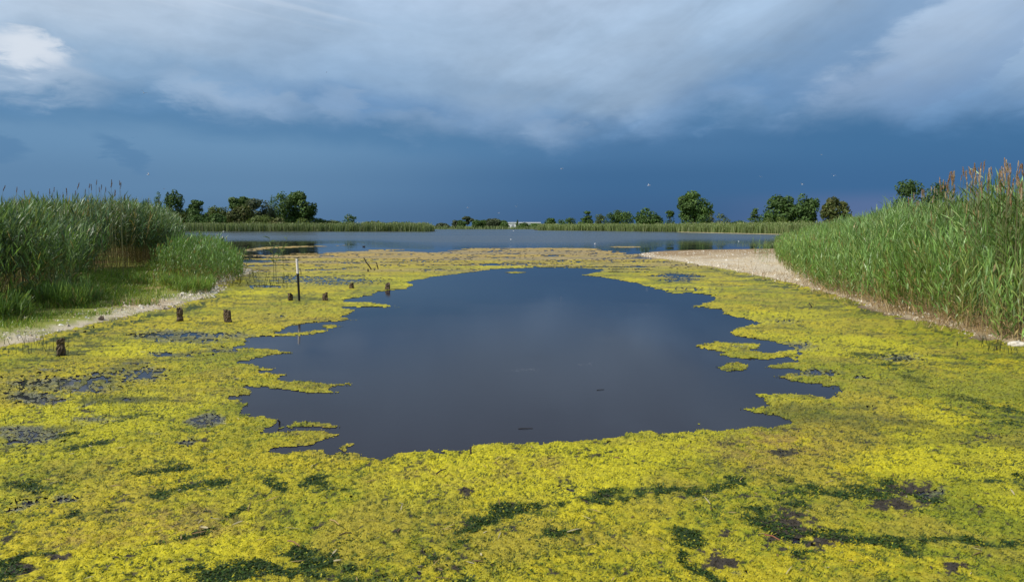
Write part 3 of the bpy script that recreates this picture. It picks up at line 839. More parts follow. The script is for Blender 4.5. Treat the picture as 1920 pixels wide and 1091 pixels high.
def left_reeds():
    sp = Soup()
    def dn(x, y, sd):
        p = px_of(x, y)[0]
        return np.where(sd < 2.4, 36, np.where(sd < 8, 8, 0)) * (p > -160)
    x, y, sd = scatter(TALL_LEFT, dn, (-50, -8, 12, 75))
    p = px_of(x, y)[0]
    h = 3.18 + (fbm(x, y, 2.2, 3, .5, 61) - .5) * 0.9 + rng.normal(0, .14, len(x))
    fr = np.where(p < 185, sstep(sd, -0.2, 1.3) * .42 + .58, sstep(sd, -.2, .5) * .3 + .7)
    h *= fr
    h *= np.interp(p, [-100, 0, 100, 170, 230, 270, 300, 335], [.73, .75, .81, .91, .95, .92, .84, .70])
    z = land_z(x, y)
    tall = h > 1.9
    wind = (0.4, -0.1, 0)
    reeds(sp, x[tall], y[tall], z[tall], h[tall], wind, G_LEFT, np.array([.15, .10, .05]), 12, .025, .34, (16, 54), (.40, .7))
    lo = ~tall
    gl = np.array([[.16, .27, .065], [.19, .30, .075], [.13, .225, .06]])
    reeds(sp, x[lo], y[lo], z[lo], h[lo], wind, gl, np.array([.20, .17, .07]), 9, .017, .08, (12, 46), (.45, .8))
    o = sp.build('reed_stand', M_REED)
    tag(o, 'tall dark green reed stand with shaded inner stems on the grassy left bank', 'reeds', kind='stuff')
    # lower clump on the point
    sp = Soup()
    poly = [G(*q) for q in ((285, 530), (330, 534), (380, 541), (425, 541), (452, 533), (458, 520), (440, 505), (380, 492), (335, 492))]
    x, y, sd = scatter(poly, lambda x, y, s: np.full(len(x), 34), (-22, -8, 24, 46))
    h = 1.5 + (fbm(x, y, 1.4, 3, .5, 71) - .5) * .7 + rng.normal(0, .12, len(x)); h *= .66 + .34 * sstep(sd, 0, 1.0)
    reeds(sp, x, y, land_z(x, y), h, wind, np.array([[.14, .25, .06], [.165, .28, .07], [.12, .21, .06]]), np.array([.26, .17, .07]), 10, .015, .2)
    o = sp.build('reed_clump', M_REED)
    tag(o, 'low bright green reed clump at the tip of the left bank', 'reeds', kind='stuff')


REED_RIGHT = [(10.6, 8)] + [(G(*p)[0] + .12, G(*p)[1]) for p in ((1925, 657), (1870, 646), (1800, 625), (1740, 609), (1660, 588), (1600, 569), (1540, 549), (1490, 528), (1462, 510), (1450, 495), (1452, 480), (1462, 470))] + [(34, 96), (60, 125), (60, 20), (30, 8)]


def right_h(x, y, sd):
    p = px_of(x, y)[0]
    edge = np.interp(y, [12, 20, 30, 45], [.95, 1.0, .95, .85])
    full = (2.82 + (fbm(x, y, 2.6, 3, .5, 81) - .5) * .7) * np.interp(y, [16, 19, 26, 40, 70], [1.13, 1.05, .94, .94, .92])
    ramp_w = np.interp(y, [12, 16, 22, 32, 60], [2.4, 3.2, 4.2, 5.5, 9])
    k = np.clip(sd / ramp_w, 0, 1)
    return edge + (full - edge) * k ** .85


def right_reeds():
    sp = Soup()
    def dn(x, y, sd):
        ramp_w = np.interp(y, [12, 16, 22, 32, 60], [2.4, 3.2, 4.2, 5.5, 9])
        d = np.where(sd < 1.5, 33, np.where(sd < ramp_w + .6, 23, np.where(sd < ramp_w + 4.5, 8, 0)))
        return d * np.interp(y, [10, 30, 60, 95], [1, .9, .5, .25]) * (px_of(x, y)[0] < 2060)
    x, y, sd = scatter(REED_RIGHT, dn, (9, 60, 9, 100))
    h = right_h(x, y, sd) + rng.normal(0, .12, len(x)) + (fbm(x, y, 1.0, 2, .6, 121) - .5) * .8 * np.clip(sd / 2, .35, 1)
    z = land_z(x, y)
    wind = np.array((-0.35, -0.1, 0))
    tall = h > 2.0
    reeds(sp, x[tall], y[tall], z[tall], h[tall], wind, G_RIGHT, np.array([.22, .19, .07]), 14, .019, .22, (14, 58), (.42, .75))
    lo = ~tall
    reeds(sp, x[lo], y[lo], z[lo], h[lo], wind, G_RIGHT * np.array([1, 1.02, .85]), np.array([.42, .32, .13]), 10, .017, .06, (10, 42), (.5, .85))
    o = sp.build('reed_bed', M_REED)
    tag(o, 'dense bright green reed bed rising along the right shore', 'reeds', kind='stuff')
    # scattered stems on the sand bar in front of the bed
    sp = Soup()
    poly = [G(*q) for q in ((1412, 500), (1448, 512), (1455, 480), (1415, 480))]
    x, y, sd = scatter(poly, lambda x, y, s: np.full(len(x), 1.6), (12, 24, 34, 56))
    reeds(sp, x, y, land_z(x, y), rng.uniform(.7, 1.3, len(x)), wind, G_RIGHT, np.array([.25, .2, .09]), 7, .012, .2)
    o = sp.build('sparse_reeds', M_REED)
    tag(o, 'sparse thin reeds on the sand bar beside the right reed bed', 'reeds', kind='stuff')


left_reeds(); right_reeds()


def far_bank(poly, name, label, h0, dens, box, greens, row=None, w=(.10, .2), depth=9.0):
    sp = Soup()
    x0, x1, y0, y1 = box
    n = int((x1 - x0) * (y1 - y0) * dens)
    x = rng.uniform(x0, x1, n); y = rng.uniform(y0, y1, n)
    sd = poly_sd(x, y, poly)
    k = (sd > 1.5) & (sd < depth + 1.5); x, y, sd = x[k], y[k], sd[k]; n = len(x)
    h = h0 + (fbm(x, y, 9.0, 3, .6, 91) - .5) * 1.0 + (fbm(x, y, 2.5, 2, .5, 95) - .5) * .9 + rng.normal(0, .14, n)
    h *= .72 + .28 * sstep(sd, 1.2, 3.0)
    P = np.stack([x, y, np.zeros(n) + .05], -1)
    D = unit(np.stack([rng.normal(0, .1, n), rng.normal(0, .1, n), np.ones(n)], -1))
    ph = rng.random(n) * math.pi; side = np.stack([np.cos(ph), np.sin(ph), 0 * ph], -1)
    g = greens[rng.integers(0, len(greens), n)] * rng.uniform(.75, 1.25, (n, 1))
    g = g * (0.8 + 0.4 * fbm(x, y, 5, 2, .5, 13))[:, None]
    ribbons(sp, P, D, np.stack([rng.normal(0, .06, n), 0 * h, 0 * h], -1), h, rng.uniform(*w, n), side, 2, g * .75, g, 'blade')
    # leafy heads
    m = n * 2
    i = rng.integers(0, n, m); t = rng.uniform(.45, 1.0, m)
    B = P[i] + D[i] * (t * h[i])[:, None]
    a = rng.random(m) * 2 * math.pi
    d = unit(np.stack([np.cos(a) * .6, np.sin(a) * .6, np.full(m, .7)], -1))
    sdv = unit(np.cross(d, [0, 0, 1.0]) + rng.normal(0, .4, (m, 3)))
    gc = g[i] * rng.uniform(.8, 1.3, (m, 1)) + (t[:, None] > .88) * np.array([.05, .03, .015])
    ribbons(sp, B, d, np.tile([0, 0, -.3], (m, 1)), rng.uniform(.5, .9, m), rng.uniform(*w, m) * .6, sdv, 2, gc, gc * 1.05, 'leaf')
    o = sp.build(name, M_REED)
    tag(o, label, 'reeds', kind='stuff')


G_FAR = np.array([[.17, .215, .095], [.20, .24, .115], [.145, .185, .08], [.23, .25, .14]]) * np.array([1.0, 1.05, .92])
far_bank(ISLAND, 'reed_island', 'long low reed island under the trees across the lake on the left', 3.35, 2.8, (-160, -20, 286, 335), G_FAR, depth=12)
far_bank(FAR_RIGHT, 'reed_bank', 'pale green reed bank below the trees across the lake on the right', 3.0, 3.0, (5, 150, 165, 400), G_FAR * np.array([1.15, 1.15, 1.0]), depth=11)
far_bank(FAR_MID, 'reed_fringe', 'thin pale reed fringe on the farthest shore', 2.0, .7, (-60, 60, 505, 530), G_FAR * 1.2, w=(.15, .3), depth=8)

# ------------------------------------------------------------------ trees and bushes
def leaf_cloud(sp, cen, rad, n, size, cols, flat=0.0):
    """n leaf-sprays on and inside a lobed ellipsoid"""
    v = unit(rng.normal(0, 1, (n, 3)))
    r = rng.random(n) ** .33
    r = np.where(rng.random(n) < .7, .78 + .3 * rng.random(n), r)
    p = np.asarray(cen) + v * r[:, None] * np.asarray(rad)
    nrm = unit(v + rng.normal(0, .55, (n, 3)) + np.array([0, 0, .25]))
    a = unit(np.cross(nrm, rng.normal(0, 1, (n, 3)))); b = np.cross(nrm, a)
    s = (size * rng.uniform(.55, 1.35, n))[:, None]
    V = np.stack([p - a * s, p + b * s * .62, p + a * s, p - b * s * .62], 1)
    c = cols[rng.integers(0, len(cols), n)] * rng.uniform(.7, 1.3, (n, 1))
    sp.add(V.reshape(-1, 3), np.arange(4 * n).reshape(n, 4), np.repeat(c, 4, 0))


GREENS = {'deep': [[.072, .132, .030], [.085, .15, .035], [.062, .115, .030]],
          'mid': [[.085, .15, .034], [.10, .165, .040], [.072, .13, .034]],
          'olive': [[.105, .145, .034], [.095, .13, .032], [.12, .15, .04]],
          'rusty': [[.105, .13, .036], [.095, .125, .034], [.125, .125, .038]],
          'lime': [[.12, .17, .035], [.10, .15, .03], [.14, .18, .045]],
          'grey': [[.085, .11, .055], [.075, .10, .05], [.10, .12, .065]]}  # grey green leaves; on the farthest shore, haze put into the leaf colour
TREE_N = 0


def tree(kind, label, px0, px1, top, d, style='round', tone='mid', group=None, foot=0.0):
    """px0..px1 the crown's sides and top the crown's top row in the photo, d the distance in metres"""
    x0, _, ztop = AT(px0, top, d); x1 = AT(px1, top, d)[0]
    w = abs(x1 - x0); cx = (x0 + x1) / 2
    z0 = 0.35; H = max(ztop - z0, 0.8)
    root = empty(kind, (cx, d, z0)); tag(root, label, kind.replace('_', ' ').split()[-1], group)
    cols = np.array(GREENS[tone])
    sp = Soup(); tk = Soup()
    size = max(0.22, min(0.5, w * .05)) * np.interp(d, [100, 300, 700], [.7, 1, 1.7])
    dw = w * .85
    lobes = []
    r_tr = max(.08, H * .022)
    if style == 'bush':
        for k in range(7):
            a = rng.random() * 6.28; q = rng.random() ** .5 * .34
            lobes.append((math.cos(a) * q * w, math.sin(a) * q * dw, H * rng.uniform(.3, .62), w * rng.uniform(.2, .3), H * rng.uniform(.25, .38)))
        lobes.append((0, 0, H * .45, w * .36, H * .5)); lobes.append((0, 0, H * .25, w * .46, H * .26))
    elif style == 'round':
        for k in range(13):
            a = rng.random() * 6.28; t = rng.uniform(.16, .86)
            q = math.sqrt(max(0.0, 1 - ((t - .48) / .56) ** 2)) * rng.uniform(.45, .72) * .5
            lobes.append((math.cos(a) * q * w, math.sin(a) * q * dw, H * t, w * rng.uniform(.17, .26), H * rng.uniform(.12, .19)))
        lobes.append((0, 0, H * .47, w * .42, H * .42)); lobes.append((0, 0, H * .22, w * .36, H * .22)); lobes.append((w * rng.uniform(-.1, .1), 0, H * .86, w * .17, H * .14))
    elif style == 'broad':                       # open crown on forked limbs
        for k in range(17):
            a = rng.random() * 6.28; t = rng.uniform(.30, .9)
            q = math.sqrt(max(0.0, 1 - ((t - .55) / .5) ** 2)) * rng.uniform(.55, .82) * .5
            lobes.append((math.cos(a) * q * w, math.sin(a) * q * dw, H * t, w * rng.uniform(.13, .2), H * rng.uniform(.09, .14)))
        lobes.append((w * -.06, 0, H * .88, w * .2, H * .12)); lobes.append((w * .4, 0, H * .62, w * .1, H * .1)); lobes.append((-w * .1, 0, H * .55, w * .34, H * .3)); lobes.append((-w * .14, 0, H * .25, w * .26, H * .22))
    elif style == 'stem':                        # small round head on a bare stem
        for k in range(8):
            a = rng.random() * 6.28; q = rng.random() ** .5 * .33
            lobes.append((math.cos(a) * q * w, math.sin(a) * q * dw, H * rng.uniform(.66, .9), w * rng.uniform(.14, .24), H * .1))
        lobes.append((0, 0, H * .5, w * .15, H * .2))
    elif style == 'tier':                        # layered, wider below
        for k in range(15):
            t = rng.uniform(.15, .95); a = rng.random() * 6.28; q = (1.05 - t) * rng.uniform(.2, .46)
            lobes.append((math.cos(a) * q * w, math.sin(a) * q * dw, H * t, w * rng.uniform(.12, .2), H * .07))
        lobes.append((0, 0, H * .4, w * .28, H * .42)); lobes.append((0, 0, H * .2, w * .42, H * .2))
    elif style == 'spire':
        for k in range(9):
            t = (k + .6) / 9
            lobes.append((rng.normal(0, .06) * w, 0, H * t, w * (.42 * (1 - t * .75)), H * .1))
    n_all = int(np.clip(w * H * (22 if d > 200 else 75), 700, 5200) if style != 'bush' else np.clip(w * H * 44, 700, 5000))
    wt = np.array([l[3] ** 2 for l in lobes]); wt = wt / wt.sum()
    for (lx, ly, lz, lr, lh), q in zip(lobes, wt):
        tint = rng.uniform(.78, 1.25)
        leaf_cloud(sp, (lx, ly, lz), (lr, lr * .9, lh), max(14, int(n_all * q)), size, cols * tint)
    V = np.concatenate(sp.V)
    # keep the outline where the photo has it
    V[:, 2] *= H / max(np.percentile(V[:, 2], 99.7), .1); V[:, 0] *= w / (np.percentile(V[:, 0], 99.4) - np.percentile(V[:, 0], .6))
    V[:, 2] = np.maximum(V[:, 2], .05)
    build('crown', V, np.concatenate(sp.F), M_TREE, np.concatenate(sp.Cc), root)
    fork = H * (.16 if style in ('broad', 'round') else .3)
    tube(tk, [(0, 0, -.4), (r_tr * .2, 0, fork * .5), (-r_tr * .2, 0, fork)], [r_tr * 1.25, r_tr, r_tr * .85], (.075, .06, .045), 7)
    for lx, ly, lz, lr, lh in lobes[:: 2 if style != 'bush' else 3]:
        tube(tk, [(0, 0, fork * .9), (lx * .4, ly * .4, fork + (lz - fork) * .5), (lx * .92, ly * .92, max(lz, fork * 1.05))], [r_tr * .5, r_tr * .32, r_tr * .12], (.075, .06, .045), 5, False)
    tk.build('trunk', M_BARK, root, True)
    return root


GL, GR, GF = 'trees and bushes behind the left reed island', 'trees and bushes behind the right reed bank', 'small trees on the farthest shore'
for args in (
    # behind the left reed island
    ('tree', 'narrow dark tree just right of the tall left reeds, first of the left wood', 262, 284, 372, 330, 'round', 'deep', GL),
    ('tree', 'slim tree with a pointed top between the left reeds and a bigger dark tree', 284, 309, 362, 335, 'spire', 'deep', GL),
    ('tree', 'dense dark oval tree, the tallest at the left end of the left wood', 308, 343, 358, 328, 'round', 'deep', GL),
    ('tree', 'layered dark tree with ragged flat tiers in a dip of the left wood', 348, 388, 376, 325, 'tier', 'deep', GL),
    ('tree', 'low broad olive tree right of the ragged layered tree', 384, 416, 387, 335, 'round', 'olive', GL),
    ('tree', 'low round olive tree left of the lollipop shaped tree', 410, 436, 389, 330, 'round', 'olive', GL),
    ('tree', 'lollipop shaped tree with a flat round head above a reddish bush', 427, 463, 369, 338, 'stem', 'mid', GL),
    ('bush', 'large reddish brown bush below the lollipop shaped tree', 428, 472, 386, 322, 'bush', 'rusty', GL),
    ('tree', 'rounded grey green tree right of the reddish brown bush', 459, 496, 373, 330, 'round', 'grey', GL),
    ('tree', 'thin grey green tree squeezed left of the two tallest broad trees', 490, 514, 377, 332, 'round', 'grey', GL),
    ('tree', 'small upright tree touching the left of the tallest broad tree', 502, 521, 366, 336, 'round', 'mid', GL),
    ('tree', 'tall full green tree, left one of the two tallest in the left wood', 517, 550, 360, 326, 'round', 'mid', GL),
    ('tree', 'tall spreading open tree with forked limbs at the right end of the left wood', 538, 592, 360, 330, 'broad', 'mid', GL),
    ('bush', 'olive bush on the left, below the dense dark oval tree', 322, 352, 398, 318, 'bush', 'olive', GL),
    ('bush', 'dark bush below the ragged layered tree', 350, 382, 402, 316, 'bush', 'deep', GL),
    ('bush', 'dark bush between the layered tree and the reddish brown bush', 383, 424, 401, 315, 'bush', 'deep', GL),
    ('bush', 'olive bush at the foot of the rounded grey green tree', 466, 500, 404, 316, 'bush', 'olive', GL),
    ('bush', 'yellow green bush below the thin grey green tree', 490, 508, 402, 314, 'bush', 'lime', GL),
    ('bush', 'rusty low bush below the tallest full tree', 500, 532, 408, 313, 'bush', 'rusty', GL),
    ('bush', 'yellow green low bush at the foot of the spreading forked tree', 552, 576, 409, 313, 'bush', 'lime', GL),
    ('bush', 'flat dark bush trailing right from the spreading forked tree', 572, 606, 409, 330, 'bush', 'deep', GL),
    ('bush', 'very low olive bush midway between the left wood and the lone island tree', 600, 648, 413.0, 335, 'bush', 'olive', GL),
    ('tree', 'lone small leaning tree above the reed island with a white bird on it', 641, 669, 402, 322, 'round', 'deep', GL),
    ('bush', 'long low bush right of the lone island tree', 672, 730, 415.0, 330, 'bush', 'olive', GL),
    ('bush', 'long low bush at the right tip of the reed island', 726, 790, 416.2, 330, 'bush', 'deep', GL),
    ('bush', 'broad dark bush filling the wood between the oval tree and the layered tree', 334, 372, 393, 334, 'bush', 'deep', GL),
    ('bush', 'green thicket under the low olive trees of the left wood', 380, 432, 397, 338, 'bush', 'mid', GL),
    ('bush', 'dark thicket behind the thin grey green tree of the left wood', 480, 530, 394, 340, 'bush', 'deep', GL),
    # farthest shore
    ('bush', 'faint low bush right of the reed island tip on the farthest shore', 815, 842, 418.5, 690, 'bush', 'grey', GF),
    ('tree', 'small blue green tree, leftmost of the farthest row', 847, 862, 413, 700, 'round', 'grey', GF),
    ('tree', 'small dark tree left of the tallest pale tree in the farthest row', 857, 874, 413, 690, 'round', 'deep', GF),
    ('tree', 'tallest pale round tree in the farthest row', 866, 887, 406, 705, 'stem', 'grey', GF),
    ('tree', 'small round tree right of the tallest pale tree on the farthest shore', 885, 902, 412, 695, 'round', 'deep', GF),
    ('tree', 'small tree between two rounder ones on the farthest shore', 899, 916, 412.5, 700, 'round', 'mid', GF),
    ('tree', 'broad blue green tree left of the long white hall', 912, 938, 410, 690, 'round', 'grey', GF),
    ('bush', 'low tree just left of the long white hall', 934, 954, 414, 690, 'bush', 'deep', GF),
    ('tree', 'thin pointed tree in front of the long white hall', 966, 974, 412.5, 680, 'spire', 'deep', GF),
    ('bush', 'low bush in front of the middle of the white hall', 974, 992, 418, 680, 'bush', 'deep', GF),
    ('bush', 'low bush in front of the right end of the white hall', 990, 1016, 419, 680, 'bush', 'mid', GF),
    ('tree', 'small dark tree right of the white hall', 1020, 1041, 409.5, 620, 'round', 'deep', GF),
    # behind the right reed bank
    ('tree', 'small tree at the far left end of the right tree row', 1045, 1061, 411, 420, 'round', 'mid', GR),
    ('tree', 'second small rounded tree from the left end of the right tree row', 1059, 1079, 408, 410, 'round', 'deep', GR),
    ('tree', 'pale green pointed tree left of the long dark thicket', 1086, 1115, 396, 390, 'tier', 'mid', GR),
    ('tree', 'small olive tree between the pale pointed tree and the dark thicket', 1115, 1138, 402, 385, 'round', 'olive', GR),
    ('tree', 'left tree of the long dark thicket', 1133, 1156, 399, 370, 'round', 'deep', GR),
    ('tree', 'highest middle tree of the long dark thicket', 1146, 1170, 394, 375, 'round', 'mid', GR),
    ('tree', 'right tree of the long dark thicket', 1163, 1189, 397, 370, 'round', 'mid', GR),
    ('tree', 'wide dark round tree right of the long thicket', 1192, 1241, 391, 350, 'round', 'deep', GR),
    ('tree', 'small cone shaped tree left of the tallest tree', 1244, 1269, 395, 340, 'tier', 'deep', GR),
    ('tree', 'tallest tree across the lake on the right, leaning crown with loose right side', 1272, 1335, 359, 330, 'broad', 'mid', GR),
    ('bush', 'dark bush under the loose right side of the tallest tree', 1308, 1334, 400, 315, 'bush', 'deep', GR),
    ('bush', 'thin reddish shrub right of the tallest tree', 1326, 1342, 400, 320, 'bush', 'rusty', GR),
    ('tree', 'small olive tree alone in the gap right of the tallest tree', 1342, 1368, 400, 315, 'round', 'olive', GR),
    ('bush', 'flat low bush in the middle of the gap between the tall right trees', 1368, 1402, 414, 320, 'bush', 'deep', GR),
    ('tree', 'small conical green tree left of the twin dark trees', 1402, 1431, 391, 300, 'tier', 'mid', GR),
    ('tree', 'left one of the twin dark round trees on the right bank', 1432, 1494, 367, 290, 'round', 'deep', GR),
    ('tree', 'right one of the twin dark round trees on the right bank', 1484, 1535, 365, 285, 'round', 'deep', GR),
    ('bush', 'bright green bush at the left foot of the twin dark trees', 1428, 1454, 409, 272, 'bush', 'lime', GR),
    ('bush', 'bright green bush below the middle of the twin dark trees', 1456, 1484, 407, 270, 'bush', 'lime', GR),
    ('tree', 'brownish olive round tree with a ragged right side', 1538, 1592, 370, 275, 'broad', 'rusty', GR),
    ('bush', 'low dark bush under the brownish olive tree beside the reed bed', 1576, 1606, 402, 265, 'bush', 'deep', GR),
    ('bush', 'low dark bush showing above the slope of the right reed bed', 1655, 1690, 372, 150, 'bush', 'deep', GR),
    ('tree', 'dark round tree rising behind the right reed bed', 1678, 1738, 339, 140, 'round', 'deep', GR),
    ('tree', 'dark tree partly hidden by the plumes of the right reed bed', 1728, 1778, 342, 142, 'round', 'deep', GR),
):
    tree(*args)


# ------------------------------------------------------------------ hall, posts, pole, sticks
def box(sp, c, s, col):
    x, y, z = c; a, b, h = s[0] / 2, s[1] / 2, s[2] / 2
    V = [(x + i * a, y + j * b, z + k * h) for i in (-1, 1) for j in (-1, 1) for k in (-1, 1)]
    F = [[0, 1, 3, 2], [4, 6, 7, 5], [0, 4, 5, 1], [2, 3, 7, 6], [0, 2, 6, 4], [1, 5, 7, 3]]
    sp.add(V, F, col)


def hall():
    d = 800.0
    xa, _, zt = AT(953, 416.8, d); xb = AT(1013, 416.8, d)[0]
    w = xb - xa; zb = 0.4; hh = zt - zb
    r = empty('white_hall', ((xa + xb) / 2, d, zb)); tag(r, 'long low white hall between small trees on the farthest shore', 'building')
    s = Soup(); box(s, (0, 6, hh * .42), (w, 12, hh * .84), (.80, .81, .82)); s.build('wall', M_WALLS, r)
    s = Soup(); box(s, (0, 6, hh * .92), (w + 1.2, 13.2, hh * .16), (.80, .81, .82)); s.build('roof', M_WALLS, r)
    for k in range(4):
        s = Soup(); box(s, (w * (-.36 + .24 * k), -.06, hh * .30), (2.6, .1, hh * .5), (.30, .33, .36)); s.build('door', M_WALLS, r)


hall()


def stump(label, pxl, pxr, ytop, ybase, lean=0.0, sharp=0.25, seed=0):
    X, Y = G((pxl + pxr) / 2, ybase)
    k = Y / FPX
    w = (pxr - pxl) * k * .88; h = (ybase - ytop) * k * 1.02
    r_ = np.random.default_rng(seed)
    nseg, nr = 18, 12
    a = np.linspace(0, 2 * math.pi, nseg, endpoint=False)
    V = []; Cc = []
    crown = 1 - sharp * (0.5 + 0.5 * np.cos(a * 1 + r_.random() * 6)) - .12 * r_.random(nseg)
    groove = 1 + .10 * np.sin(a * 3 + r_.random() * 6) + .07 * np.sin(a * 5 + r_.random() * 6)
    for j in range(nr + 1):
        t = j / nr
        rr = w / 2 * (1.08 - .18 * t + .12 * math.exp(-t * 9)) * groove * (1 + .10 * r_.standard_normal(nseg))
        if 0.25 < t < .8: rr = rr * (1 - .10 * (math.sin(t * 9 + seed) > .5))
        zz = -0.25 * (1 - t) + h * t * crown if j else np.full(nseg, -.3)
        zz = np.where(t > 0, (-.12 + (h + .12) * t) * (1 - (1 - crown) * t ** 3), -.3)
        V += [(math.cos(q) * rr[i] + lean * t * h, math.sin(q) * rr[i], zz[i]) for i, q in enumerate(a)]
        base = np.array([.10, .07, .045]) if t > .35 else np.array([.035, .028, .02])
        moss = np.array([.09, .10, .03])
        for i in range(nseg):
            c = base * r_.uniform(.45, 1.7)
            if t < .22 and r_.random() < .4: c = moss
            Cc.append(c)
    V.append((lean * h, 0, h * (.62 - sharp * .3))); Cc.append((.05, .035, .025))
    F = [[j * nseg + i, j * nseg + (i + 1) % nseg, (j + 1) * nseg + (i + 1) % nseg, (j + 1) * nseg + i] for j in range(nr) for i in range(nseg)]
    T = [[nr * nseg + i, nr * nseg + (i + 1) % nseg, len(V) - 1] for i in range(nseg)]
    o = build('wooden_stump', V, [np.array(F), np.array(T)], M_STUMP, np.array(Cc), loc=(X, Y, 0.0))
    tag(o, label, 'stump', 'rotten wooden stumps standing in the algae')


stump('thick dark stump nearest to the eye, lowest in the picture on the left', 106, 123, 631, 668, 0.02, .12, 1)
stump('tiny broken stump on the shell strip below the left grass', 184, 196, 592, 604, 0, .45, 2)
stump('upright dark stump close to the left shell shore', 331, 344, 576, 603, 0, .1, 3)
stump('brown stump with a flared foot, right of the one by the left shell shore', 421, 436, 578, 605, -.06, .1, 4)
stump('short mossy stump just left of the black and white pole', 539, 550, 547.5, 564, 0, .3, 5)
stump('short reddish stump just right of the black and white pole', 605, 616, 547, 564, -.05, .2, 6)
stump('small pointed stump up the row beyond the reddish one', 654, 664, 528.5, 541, 0, .5, 7)
stump('small stump at the edge of the open water, mirrored in it', 721, 732, 529, 543, .08, .4, 8)


def pole():
    X, Y = G(562, 565); k = Y / FPX
    top = AT(556.5, 485, Y); mid = AT(558.5, 514, Y)
    r = empty('marker_pole', (X, Y, 0)); tag(r, 'thin leaning marker pole, white above and black below, among the stumps', 'pole')
    s = Soup(); tube(s, [(0, 0, -.5), (mid[0] - X, 0, mid[2])], [.035, .033], (.016, .015, .016), 10); s.build('black_section', M_PAINT, r, True)
    s = Soup(); tube(s, [(mid[0] - X, 0, mid[2]), (top[0] - X, 0, top[2])], [.036, .034], (.80, .74, .72), 10); s.build('white_section', M_PAINT, r, True)
    s = Soup(); tube(s, [(mid[0] - X - .002, 0, mid[2] - .03), (mid[0] - X + .001, 0, mid[2] + .02)], [.044, .044], (.05, .05, .05), 10); s.build('joint_band', M_PAINT, r, True)


pole()


def stick(label, pts, rad, name='driftwood_stick', col=(.045, .033, .024), group=None, d0=None):
    """pts in photo pixels; the last one stands on the water unless z-offset pixels say otherwise"""
    bx, by = pts[-1]
    X, Y = G(bx, by)
    P = [AT(px, py, Y) for px, py in pts]
    P = [(p[0] - X, .05 * i * rng.normal(), p[2]) for i, p in enumerate(P)]
    P[-1] = (P[-1][0], 0, -.12)
    s = Soup(); tube(s, P, np.linspace(rad * .7, rad, len(P)), col, 7)
    o = s.build(name, M_STUMP, None, True); o.location = (X, Y, 0)
    tag(o, label, 'stick', group)
    return o


stick('longest dark driftwood stick leaning left out of the far algae', [(682, 483), (687, 492), (692, 499), (699, 506)], .035)
stick('short upright driftwood peg under the longest leaning stick', [(690, 504), (690.5, 510)], .045)
stick('tiny forked driftwood knob at the foot of the longest leaning stick', [(703, 504.5), (699, 507.5)], .035)
stick('small thin driftwood stick standing right of the longest leaning one', [(705, 491.5), (708, 498), (710, 505)], .03)
stick('short thin upright twig just right of the black and white pole top', [(564, 506), (564.5, 516)], .02)
stick('small black twig standing at the left edge of the open water', [(520.5, 787), (521.5, 793), (521, 798)], .012)
stick('small black twig at the near edge of the open water', [(882, 838), (883, 845), (884, 850)], .011)
stick('small dark snag with two ends in the algae near the right reed bed', [(1517, 568), (1519, 573), (1522, 577)], .02)
stick('short dark peg on the edge of the sand bar', [(1308, 496), (1310, 500)], .03)
stick('thin dark twig in the algae near the white rock', [(1795, 640), (1795, 650)], .011)
stick('thin dark twig standing left of the white rock at the right shore', [(1868, 648), (1869, 658)], .012)
stick('tan broken stem standing upright in the lower left algae', [(470, 943), (469, 950), (469, 958)], .008, 'dead_stem', (.22, .17, .06))


def lying(label, p0, p1, rad, name, col, z=.06, cat='stick'):
    A = G(*p0, z); B = G(*p1, z)
    m = ((A[0] + B[0]) / 2, (A[1] + B[1]) / 2)
    s = Soup()
    L = np.array([(A[0] - m[0], A[1] - m[1], 0), (0, 0, .012), (B[0] - m[0], B[1] - m[1], 0)])
    if z < .01: L[1, 2] = .003
    tube(s, L, [rad, rad * .9, rad * .6], col, 6)
    o = s.build(name, M_DRY, None, True); o.location = (m[0], m[1], z)
    tag(o, label, cat)


lying('pale dry stick lying in the lower middle algae', (619, 974), (636, 983), .006, 'dry_stick', (.36, .25, .10))
lying('dark stick lying level in the lower middle algae', (636, 1003), (660, 999), .006, 'dry_stick', (.10, .07, .03))
lying('reddish stick lying in the lower left algae', (540, 1013), (562, 1023), .006, 'dry_stick', (.24, .14, .06))
lying('thin dark stick on the algae below the near edge of the pond', (818, 888), (836, 879), .007, 'dry_stick', (.07, .05, .03))
lying('red brown stick across the bare dark patch at lower right', (1434, 1002), (1462, 1012), .006, 'dry_stick', (.25, .10, .05))
lying('dark curved stick on bright algae right of the middle', (1268, 879), (1296, 878), .006, 'dry_stick', (.08, .07, .03))
lying('tiny dark float of leaves on the open water lower middle', (972, 803.2), (999, 802.4), .004, 'floating_stick', (.03, .025, .02), .004)
lying('small dark floating leaf scrap on the open water right of the middle', (1119, 731), (1133, 729.8), .004, 'floating_stick', (.03, .025, .02), .004)


def stalk(label, p0, p1, d, rad=.008, col=(.45, .36, .18)):
    A = np.array(AT(*p0, d)); B = np.array(AT(*p1, d - .4)); m = (A + B) / 2
    s = Soup(); tube(s, [A - m, (0, 0, .03), B - m], [rad, rad, rad * .6], col, 6)
    o = s.build('broken_reed_stalk', M_DRY, None, True); o.location = m; tag(o, label, 'reed stalk')


stalk('pale broken stalk slanting out of the foot of the right reed bed', (1764, 577), (1797, 592), 17.2)
stalk('pale dry stalk lying level in front of the tall left reeds', (44, 529.5), (77, 531), 19.6, .012)
stalk('pale bent stalk right of another at the foot of the right reed bed', (1782, 563), (1812, 584), 17.4)


